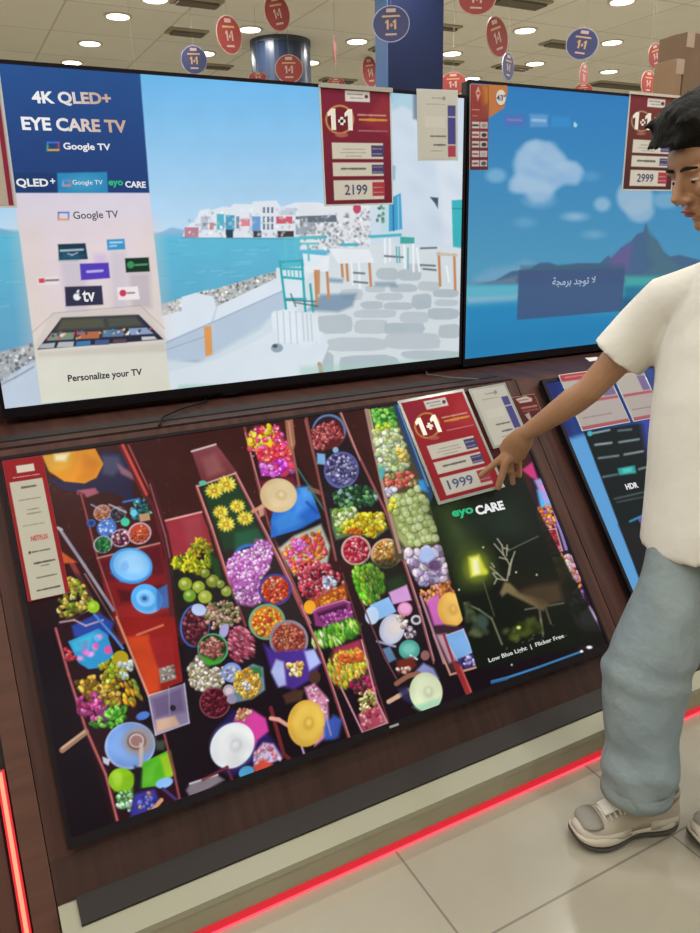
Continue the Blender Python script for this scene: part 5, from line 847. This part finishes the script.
# hanging disc signs
m_sr = mat('sign_red', '943a34', .6); m_sb = mat('sign_blue', '3a3f6a', .6); m_srim = mat('sign_rim', 'c4a89c', .6); m_srimb = mat('sign_rim_blue', 'a8acc8', .5); m_gold = mat('sign_gold', 'c8a070', .5)
signs = [(194, 60, 26, 26, 'b', 0, 'low blue disc sign above the eye-care advert'), (229, 35, 27, 32, 'r', .1, 'bright red disc sign with a pale rim'), (277, 13, 27, 31, 'r', .25, 'red disc sign at the top edge above the round column'), (289, 69, 29, 27, 'r', 0, 'red disc sign in front of the round column'),
         (391, 24, 40, 35, 'b', .0, 'large blue disc sign in front of the tall column'), (334.5, 50, 3, 26, 'r', 0, 'red disc sign seen edge-on above the 2199 tag'), (370, 72, 18, 24, 'r', .2, 'red disc sign half behind the tall column'), (453, 84, 29, 24, 'r', 0, 'red disc sign just above the gap between the two wall televisions'),
         (477, -2, 42, 34, 'r', -.1, 'large red disc sign cut by the top edge'), (497, 37, 24, 32, 'r', .35, 'tilted red disc sign left of the ceiling light'), (508, 67, 12, 27, 'w', 0, 'narrow blue and white sign turned almost edge-on'), (582, 44, 33, 30, 'b', -.2, 'dark blue disc sign above the island television'),
         (583.5, 77, 8, 27, 'r', 0, 'narrow red sign turned sideways below the dark blue one'), (583, 91, 22, 16, 'r', 0, 'red disc sign rising behind the top of the island television'), (648, 83, 14, 24, 'r', 0, 'small red sign just left of the lower carton'), (655, 56, 14, 24, 'r', .3, 'dark red sign partly behind the upper cartons'),
         (135, 76, 10, 8, 'b', 0, 'small blue sign tip behind the harbour television'), (258, 77, 24, 12, 'r', 0, 'red sign mostly hidden behind the harbour television, left of the round column'), (336, 84, 22, 14, 'r', 0, 'red sign mostly hidden directly above the 2199 tag')]
for i, (px, py, w, h, c, rot, lab) in enumerate(signs):
    D = .30; size = max(w, h*.95) if w < h*.7 else (w+h)/2; dist = min(F_PX*D/size, 8.5)
    dist = {6: 12.4, 13: 7.0, 15: 6.6, 18: 7.2}.get(i, dist)
    v = FX*F_PX+RX*(px-350)-UX*(py-466.5); v = v/np.linalg.norm(v); C = CAM+v*dist*1.05
    if C[2] > CEIL-.2: C = CAM+v*((CEIL-.2-CAM[2])/v[2])
    r = size/2/F_PX*((C-CAM)@FX)
    # facing direction: turned from the viewer by the foreshortening
    turn = math.acos(min(1, max(.06, w/max(h, 1)))) if w < h else 0.
    a = math.atan2(-(CAM-C)[0], (CAM-C)[1])
    yaw = math.atan2((CAM-C)[1], (CAM-C)[0])+turn
    n = np.array([math.cos(yaw), math.sin(yaw), 0]); s = np.array([-n[1], n[0], 0]); u = np.array([0, 0, 1.])
    s, u = s*math.cos(rot)+u*math.sin(rot), -s*math.sin(rot)+u*math.cos(rot)
    Q = Plane((0, 0, 0), 0); Q.O = C; Q.S = s; Q.T = u; Q.N = n
    face, rim = (m_sb, m_srimb) if c in 'bw' else (m_sr, m_srim)
    rz = r*(h/w if w > h*.7 else 1.); sg = thing('hanging_sign', lab, 'sign', tuple(C), 'round promotional signs hanging from the ceiling')
    ring = lambda f: [(r*f*math.cos(k*2*PI/32), rz*f*math.sin(k*2*PI/32)) for k in range(32)]
    MB().prism(Q, ring(1.), -.004, .004).build('rim', rim, sg); MB().prism(Q, ring(.95), .0041, .0055).build('face', face, sg)
    if w > 6:
        o = r
        one_plus_one(Q, -.32*o, -.30*rz, .32*o, .22*rz, m_srim if c != 'b' else m_gold, sg, .006)
        MB().prism(Q, [(-.3*o, -.62*rz), (.3*o, -.62*rz), (.3*o, -.52*rz), (-.3*o, -.52*rz)], .0056, .0062).build('lower_caption', m_srim, sg)
        MB().prism(Q, [(-.25*o, .62*rz), (.25*o, .62*rz), (.25*o, .82*rz), (-.25*o, .82*rz)], .0056, .0064).build('badge', m_srim, sg)
        MB().prism(Q, [(-.5*o, .36*rz), (.5*o, .36*rz), (.45*o, .46*rz), (-.45*o, .46*rz)], .0056, .0062).build('caption_band', m_gold, sg)
    top = C+u*rz
    MB().tube([tuple(top), (top[0], top[1], CEIL)], .0012, 5).build('string', mat('string', '8c8678', .6), sg)
# cartons on top of the partition
m_card = mat('cardboard', '94785a', .8, noise=('8a6e52', 4., (1, 1, 1))); m_card2 = mat('cardboard_dark', '7c634c', .8, noise=('735a45', 4., (1, 1, 1))); m_tape = mat('packing_tape', 'a8907c', .4)
def carton(x0, x1, y0, y1, z0, z1, m, label):
    t = thing('carton', label, 'cardboard box', ((x0+x1)/2, (y0+y1)/2, z0), 'cartons stored on top of the display wall')
    MB().box((x0, y0, z0), (x1, y1, z1)).build('box_body', m, t, bevel=.004)
    ym = (y0+y1)/2; MB().box((x0+.001, y0-.001, z1-.06), (x0+.05, y0+.0, z1)).build('tape', m_tape, t); MB().box((x0, ym-.025, z1), (x1, ym+.025, z1+.001)).build('top_tape', m_tape, t)
# shelf board keeps the cartons level with the wall top
def ax(px, y): return float(aty(px, 60, y)[0])
carton(ax(655, .24), ax(683.5, .12), .12, .24, .90, float(aty(670, 57.5, .12)[2]), m_card, 'light brown carton in front, left of the others on the display wall')
carton(ax(660, .40), ax(690, .28), .28, .40, .90, float(aty(675, 40, .30)[2]), m_card2, 'darker brown carton standing behind the light one')
carton(ax(684.5, .12)+.002, ax(684.5, .12)+.42, .12, .27, .90, float(aty(692, 32, .12)[2]), m_card2, 'tall brown carton right of the light one, above the head')
# ------------------------------------------------------------------ the person
m_skin = mat('skin', 'ac805f', .5, bump=(60, .15, .002), noise=('a47757', 5., (1, 1, 1))); m_hair = mat('black_hair', '15130f', .8, bump=(90, .7, .006), spec=.25)
m_shirt = mat('white_cotton', 'e6e2d8', .85, noise=('e0dccf', 3., (1, 1, 1)), bump=(9, .35, .02)); m_jean = mat('pale_denim', '7e8b90', .85, noise=('9aa4a0', 3.2, (1, 1, .5)), bump=(7, .8, .035)); m_seam = mat('denim_seam', '5c6868', .85)
m_sole = mat('shoe_sole', 'c0b8a6', .6); m_upper = mat('shoe_leather', 'a89e8c', .6); m_mesh = mat('shoe_mesh', '8a857a', .8, bump=(400, .5, .001)); m_toecap = mat('shoe_overlay', 'bcb4a4', .5); m_lace = mat('shoe_lace', 'd8d4c8', .7); m_out = mat('shoe_outsole', '3c3834', .7)
m_eye = mat('eye_white', 'c8c0b4', .3); m_iris = mat('iris', '281c14', .2); m_lip = mat('lips', '8c4c40', .5)
V = Vector
def fuse(q, name, m, parent, voxel, smooth=6, label=None, disp=None):
    """overlapping closed shapes become one continuous surface"""
    me = q.mesh(name); o = link(name, me); r = o.modifiers.new('r', 'REMESH'); r.mode = 'VOXEL'; r.voxel_size = voxel
    s = o.modifiers.new('s', 'SMOOTH'); s.factor = .6; s.iterations = smooth
    bpy.context.view_layer.update(); n = bpy.data.meshes.new_from_object(o.evaluated_get(bpy.context.evaluated_depsgraph_get())); bpy.data.objects.remove(o)
    if disp:
        c = np.empty(len(n.vertices)*3); n.vertices.foreach_get('co', c); c = c.reshape(-1, 3); nn = np.empty(len(n.vertices)*3); n.vertex_normals.foreach_get('vector', nn); nn = nn.reshape(-1, 3)
        c += nn*disp(c)[:, None]; n.vertices.foreach_set('co', c.ravel())
    n.transform(Matrix.Translation(-V(world(parent)))); n.name = name
    n.polygons.foreach_set('use_smooth', np.ones(len(n.polygons), bool)); n.materials.clear(); o = link(name, n, m, parent)
    if label: o['label'] = label
    return o
def P3(px, py, y): return V(aty(px, py, y))
def oval(q, pts, radii, seg=20, up=None):
    """loft of ellipses: radii = (a along 'side', b along 'front') per point; ends closed with caps"""
    pts = [V(p) for p in pts]; rings = []
    for i, p in enumerate(pts):
        d = (pts[min(i+1, len(pts)-1)]-pts[max(i-1, 0)]).normalized(); sd = V(up or (0, 1, 0)); sd = (sd-d*sd.dot(d)).normalized(); fr = d.cross(sd); a, b = radii[i]
        rings.append([p+sd*a*math.cos(2*PI*k/seg)+fr*b*math.sin(2*PI*k/seg) for k in range(seg)])
    return q.loft(rings)
hip = V((1.545, -1.315, -.14)); chest = V((1.575, -1.25, .15)); neck0 = V((1.572, -1.26, .415)); head_c = V(aty(721, 161, -1.27))
person = thing('person', 'person in white t-shirt and pale jeans, arm stretched out to touch a tag', 'person', (1.5, -1.42, FLOOR))
sh = P3(667, 306, -1.07); el = P3(588, 391, -.92); wr = P3(527, 433, -.73)
lsh = V((1.60, -1.46, .30)); lel = V((1.68, -1.56, .03)); lwr = V((1.55, -1.60, -.2))
rh = V((1.555, -1.24, -.16)); rk = P3(646, 672, -1.29); ra = P3(637, 786, -1.352); lh_ = V((1.58, -1.40, -.16)); lk = V((1.60, -1.50, -.56)); la = V((1.60, -1.51, -.95))
# --- body: one continuous surface
q = MB()
oval(q, [hip+V((0, 0, -.08)), hip, hip.lerp(chest, .4), chest, chest+V((0, 0, .12)), neck0+V((0, 0, -.03)), neck0+V((0, 0, .0))], [(.14, .10), (.155, .11), (.14, .10), (.165, .115), (.16, .10), (.08, .065), (.055, .055)])
q.tube([neck0+V((.0, 0, -.05)), neck0.lerp(head_c, .35), head_c+V((.02, 0, -.04))], [.058, .054, .052], 14)
def limb(pts, rad, seg=14): q.tube(pts, rad, seg)
limb([neck0+V((0, .04, -.07)), sh, sh.lerp(el, .35), el, el.lerp(wr, .25), el.lerp(wr, .7), wr], [.05, .055, .047, .038, .040, .031, .026])
limb([neck0+V((0, -.04, -.07)), lsh, lsh.lerp(lel, .35), lel, lel.lerp(lwr, .25), lel.lerp(lwr, .7), lwr], [.05, .055, .047, .038, .040, .031, .026])
limb([rh+V((0, 0, .04)), rh.lerp(rk, .4), rk, rk.lerp(ra, .35), ra.lerp(rk, .1), V((1.345, -1.370, -.945)), V((1.285, -1.355, -.978)), V((1.21, -1.332, -.990))], [.08, .075, .052, .052, .036, .034, .026, .022])
limb([lh_+V((0, 0, .04)), lh_.lerp(lk, .4), lk, lk.lerp(la, .35), la.lerp(lk, .1), la, la+V((-.06, .01, -.05)), la+V((-.13, .02, -.065))], [.08, .075, .052, .052, .036, .036, .032, .025])
# right hand (the reaching one)
def hp(px, py, y): return P3(px, py, y)
palm = hp(514, 449, -.668)
oval(q, [wr, wr.lerp(palm, .4), palm, hp(508, 456, -.648)], [(.023, .028), (.027, .038), (.024, .046), (.016, .040)], 14, up=(.55, -.35, .75))
def finger(pts, r0, r1): n = len(pts); q.tube(pts+[pts[-1]+(pts[-1]-pts[-2])*.12], [r0+(r1-r0)*i/(n-1) for i in range(n)]+[r1*.55], 10)
finger([palm, hp(505, 455, -.650), hp(495, 463.5, -.628), hp(487, 470, -.612), hp(480.5, 476, -.596)], .0135, .0098)
finger([palm, hp(506, 462, -.66), hp(503, 472, -.655), hp(500, 481, -.652), hp(497.5, 489, -.646)], .0145, .0105)   # thumb
finger([palm, hp(507, 450, -.632), hp(501, 458, -.612), hp(504, 467, -.604), hp(510, 472, -.610)], .0125, .0095)
finger([palm, hp(514, 447, -.632), hp(510, 460, -.612), hp(511.5, 473, -.604), hp(513, 484, -.606)], .012, .0095)
finger([palm, hp(521, 449, -.640), hp(519, 460, -.622), hp(519.5, 469, -.618), hp(519.5, 477, -.622)], .011, .0085)
# left hand hanging beside the thigh
lp = lwr+V((-.03, -.005, -.075)); oval(q, [lwr, lwr.lerp(lp, .5), lp], [(.022, .026), (.018, .038), (.014, .038)], 12, up=(0, 1, 0))
for k in range(4):
    b = lp+V((-.030+.02*k, .0, -.005)); q.tube([b, b+V((-.004, .006, -.035)), b+V((-.003, .02, -.062)), b+V((0, .03, -.08+.006*abs(k-1)))], [.0095, .0088, .0078, .005], 9)
q.tube([lwr+V((-.03, .0, -.02)), lwr+V((-.062, .01, -.055)), lwr+V((-.07, .02, -.09))], [.012, .010, .006], 9)
# head in its own frame: x forward, y to the person's left, z up
f = V((-.93, .26, -.46)).normalized(); lft = V((0, 0, 1)).cross(f).normalized(); upv = f.cross(lft); HM = Matrix((f, lft, upv)).transposed()
HS = 1.07
def hh(x, y, z): return head_c+HM@V((x*HS, y*HS, z*HS))
def he(x, y, z, a, b, c): q.ellipsoid(hh(x, y, z), (a*HS, b*HS, c*HS), HM)
he(-.012, 0, .035, .098, .077, .088); he(.028, 0, -.02, .066, .062, .088); he(.035, 0, -.072, .052, .048, .046); he(.070, 0, -.096, .020, .022, .018)
he(.062, 0, .036, .034, .054, .034); he(.083, .026, .020, .012, .024, .007); he(.083, -.026, .020, .012, .024, .007)
q.tube([hh(.086, 0, .018), hh(.100, 0, -.004), hh(.114, 0, -.026), hh(.108, 0, -.036)], [.010, .011, .013, .009], 10); he(.098, .013, -.033, .011, .008, .008); he(.098, -.013, -.033, .011, .008, .008)
he(.072, .036, -.020, .020, .020, .020); he(.072, -.036, -.020, .020, .020, .020)
he(.090, 0, -.056, .012, .021, .007); he(.086, 0, -.068, .012, .018, .008); he(.045, .052, -.045, .03, .012, .035); he(.045, -.052, -.045, .03, .012, .035)
for sd in (1, -1):
    he(-.012, .078*sd, -.005, .014, .008, .030); he(-.020, .083*sd, .006, .016, .007, .022); he(.079, .030*sd, .002, .011, .015, .010)
body = fuse(q, 'body', m_skin, person, .0042, 3)
for sd in (1, -1):
    MB().ellipsoid(hh(.0825, .030*sd, .0015), (.0085, .0135, .0048), HM).build('eye', m_eye, body, True); MB().ellipsoid(hh(.089, .030*sd, -.001), (.003, .0058, .0042), HM).build('iris', m_iris, body, True)
    MB().tube([hh(.094, .012*sd, .024), hh(.096, .028*sd, .028), hh(.084, .048*sd, .023)], [.0035, .004, .002], 8).build('eyebrow', m_hair, body, True)
q = MB(); q.ellipsoid(hh(.099, 0, -.0565), (.006, .020, .0048), HM); q.ellipsoid(hh(.095, 0, -.066), (.006, .017, .0058), HM); q.build('lips', m_lip, body, True)
# hair
q = MB()
he(-.022, 0, .062, .106, .088, .090); he(-.050, 0, .02, .078, .084, .085); he(.035, 0, .112, .070, .068, .036); he(.066, 0, .096, .044, .058, .030); he(-.058, 0, -.04, .04, .06, .05)
for sd in (1, -1): he(.005, .072*sd, .03, .022, .012, .05); he(-.03, .074*sd, .02, .03, .014, .06)
R = random.Random(3)
for k in range(46):
    a = R.uniform(-1.2, 1.2); x = R.uniform(-.09, .085); z = .118+.02*(1-((x)/.1)**2)-.03*a*a*.6; b = hh(x, .06*a, z); q.tube([b-upv*.02, b+f*.012+upv*.010, b+f*.030+upv*R.uniform(.0, .014)], [.012, .009, .003], 6)
for k in range(9): b = hh(.075, -.045+.011*k, .085); q.tube([b-f*.01, b+f*.025+upv*.004, b+f*.042-upv*R.uniform(.0, .012)], [.013, .009, .003], 6)
fuse(q, 'hair', m_hair, person, .005, 2)
# --- t-shirt: trunk and sleeves, loose and boxy
def folds(amp, k1=17., seed=0.):
    def f(c):
        x, y, z = c[:, 0], c[:, 1], c[:, 2]
        return amp*(np.sin(k1*(x*.8+y*.5+z*.35)+3*np.sin(5*z+seed))*.6+np.sin(k1*.55*(z*1.1-x*.6)+2*np.sin(7*y+seed))*.5+np.sin(k1*1.9*(x-y*.4+z*.5)+seed)*.2)
    return f
q = MB()
oval(q, [V((1.525, -1.30, -.322)), V((1.525, -1.30, -.315)), V((1.525, -1.30, -.25)), V((1.535, -1.29, -.1)), V((1.55, -1.27, .05)), V((1.57, -1.255, .18)), V((1.575, -1.26, .29)), V((1.575, -1.26, .37)), V((1.575, -1.26, .425))],
     [(.205, .156), (.205, .156), (.203, .154), (.20, .150), (.205, .150), (.208, .140), (.185, .118), (.135, .095), (.082, .076)], 28)
for v_ in q.bm.verts:
    if v_.co.z < -.2: v_.co.z += max(0, -1.30-v_.co.y)*.32
def sleeve(a, b, c):
    q.tube([a, b, b.lerp(c, .30), b.lerp(c, .55), b.lerp(c, .60)], [.088, .077, .077, .077, .077], 18)
sleeve(neck0+V((0, .07, -.10)), sh, el); sleeve(neck0+V((0, -.07, -.09)), lsh, lel)
fuse(q, 't_shirt', m_shirt, person, .008, 2, disp=folds(.0035, 15))
# neck rib
q = MB(); q.loft([[neck0+V((.0, 0, .012+dz))+V((math.cos(2*PI*k/28)*r*.95, math.sin(2*PI*k/28)*r, -.012*math.cos(2*PI*k/28)*-1)) for k in range(28)] for r, dz in ((.077, 0), (.079, .008), (.074, .014), (.066, .012), (.064, .002))], closed=False).build("neckline", m_shirt, person, True)
# --- jeans
q = MB()
oval(q, [V((1.545, -1.31, .0)), V((1.545, -1.31, -.10)), V((1.54, -1.31, -.2)), V((1.535, -1.31, -.30))], [(.165, .115), (.178, .122), (.19, .128), (.18, .122)], 24)
oval(q, [rh+V((0, 0, -.02)), rh.lerp(rk, .35), rh.lerp(rk, .75), rk, rk.lerp(ra, .35), rk.lerp(ra, .7), ra+V((0, 0, .05)), ra+V((.0, 0, -.005))], [(.09, .105), (.093, .102), (.096, .100), (.098, .104), (.09, .096), (.088, .09), (.088, .09), (.086, .088)], 24)
oval(q, [lh_+V((0, 0, -.02)), lh_.lerp(lk, .35), lh_.lerp(lk, .75), lk, lk.lerp(la, .35), lk.lerp(la, .7), la+V((0, 0, .05)), la+V((0, 0, -.005))], [(.10, .118), (.10, .112), (.095, .104), (.092, .102), (.09, .098), (.088, .095), (.088, .092), (.085, .09)], 24)
def jf(c):
    d = folds(.0065, 19, 1.)(c)+.003*np.sin(31*(c[:, 2]+.8*c[:, 0]-.5*c[:, 1])+4*np.sin(6*c[:, 2])); z = c[:, 2]; low = np.clip((-.70-z)/.2, 0, 1)
    return d+low*.005*np.sin(48*z+34*(c[:, 0]-c[:, 1])+2*np.sin(19*c[:, 1]+8*z))+.004*np.exp(-((z+.60)/.05)**2)*np.sin(70*z+20*c[:, 0])
jeans = fuse(q, 'jeans', m_jean, person, .0075, 4, disp=jf)
for A in (ra, la):
    rr = [[A+V((math.cos(2*PI*k/30)*r, math.sin(2*PI*k/30)*r*.97, dz)) for k in range(30)] for r, dz in ((.087, .022), (.090, .004), (.090, -.016), (.084, -.018), (.082, .0))]
    MB().loft(rr, closed=False).build('hem', m_jean, jeans, True)
# --- shoes
def shoe(heel, toe, label):
    heel, toe = V(heel), V(toe); d = toe-heel; d.z = 0; L = d.length; d.normalize(); s = V((0, 0, 1)).cross(d)
    sh_ = thing('shoe', None, None, tuple(heel)); del sh_['label']; del sh_['category']; sh_.parent = person; sh_.location = heel-V(world(person))
    def w(x, y, z): return heel+d*(x*L)+s*(y*1.15)+V((0, 0, z*1.12 if z > .03 else z))
    prof = [(.0, .018, .030), (.04, .036, .016), (.14, .042, .006), (.28, .038, .006), (.42, .034, .014), (.52, .038, .012), (.66, .049, .003), (.80, .052, .003), (.92, .043, .012), (.98, .028, .022), (1.0, .012, .03)]
    top = lambda x: .040+.006*math.sin(x*9) if x < .85 else .040-.02*(x-.85)
    def band(z0f, z1f, grow, nm, m):
        rings = []
        for x, hw, zb in prof:
            z0, z1 = z0f(x, zb), z1f(x, zb); g = hw+grow
            rings.append([w(x, g*.96, z0), w(x, g, (z0+z1)/2), w(x, g*.93, z1), w(x, 0, z1+.002), w(x, -g*.93, z1), w(x, -g, (z0+z1)/2), w(x, -g*.96, z0), w(x, 0, z0)])
        o = MB().loft(rings).build(nm, m, sh_, True); b = o.modifiers.new('s', 'SUBSURF'); b.levels = b.render_levels = 2; return o
    band(lambda x, z: z*.8+.001, lambda x, z: z*.8+.011, .002, 'outsole', m_out); band(lambda x, z: z*.8+.009, lambda x, z: top(x), .0, 'sole', m_sole)
    up = [(.015, .024, .088), (.06, .034, .098), (.18, .036, .100), (.32, .035, .098), (.42, .035, .096), (.52, .037, .090), (.62, .041, .080), (.74, .043, .070), (.86, .039, .062), (.94, .028, .054), (.985, .012, .044)]
    def ring(x, hw, h, g=0, z0=.034, n=18): return [w(x, math.cos(t)*(hw+g), z0+(h+g-z0)*max(0, math.sin(t))**.75) for t in [PI*k/(n-1) for k in range(n)]]
    u = MB().loft([ring(*r) for r in up]).build('upper', m_upper, sh_, True)
    MB().loft([ring(*r, g=.0045, z0=.056) for r in [(.78, .030, .068), (.84, .033, .064), (.90, .029, .060), (.945, .018, .054)]]).build('mesh_panel', m_mesh, sh_, True, label='grey mesh toe panel')
    MB().loft([ring(x, hw, .052, g=.0035, z0=.030) for x, hw, h in up[5:]]).build('toe_guard', m_toecap, sh_, True); MB().loft([ring(x, hw, .062, g=.003, z0=.030) for x, hw, h in up[:4]]).build('heel_guard', m_toecap, sh_, True)
    tg = MB().loft([[w(x, math.cos(t)*.021, h+.002+.007*math.sin(t)) for t in [PI*k/8 for k in range(9)]] for x, h in ((.40, .104), (.48, .100), (.56, .092), (.64, .083), (.74, .074))]).build('tongue', m_lace, sh_, True)
    q = MB()
    for k in range(5):
        x = .56+.042*k; h = .093-.0052*k*1.0
        q.tube([w(x, .027, h-.010), w(x+.015, .01, h+.001), w(x+.02, 0, h+.003), w(x+.015, -.01, h+.001), w(x, -.027, h-.010)], .0028, 7)
    q.tube([w(.57, .0, .098), w(.55, .02, .106), w(.60, .036, .086)], .0025, 6); q.tube([w(.57, .0, .098), w(.56, -.02, .104), w(.61, -.036, .084)], .0025, 6)
    q.build('laces', m_lace, sh_, True)
    q = MB(); q.loft([[w(.13+.13*math.cos(2*PI*k/24), .034*math.sin(2*PI*k/24)*g, z) for k in range(24)] for g, z in ((1.02, .092), (1.05, .104), (.85, .106), (.8, .09))]); q.build('collar', m_mesh, sh_, True)
    return sh_
H = atz(670, 821, FLOOR); T = atz(571, 838, FLOOR)
shoe((1.378, -1.378, FLOOR), (1.095, -1.300, FLOOR), '')
shoe((1.635, -1.535, FLOOR), (1.345, -1.462, FLOOR), '')
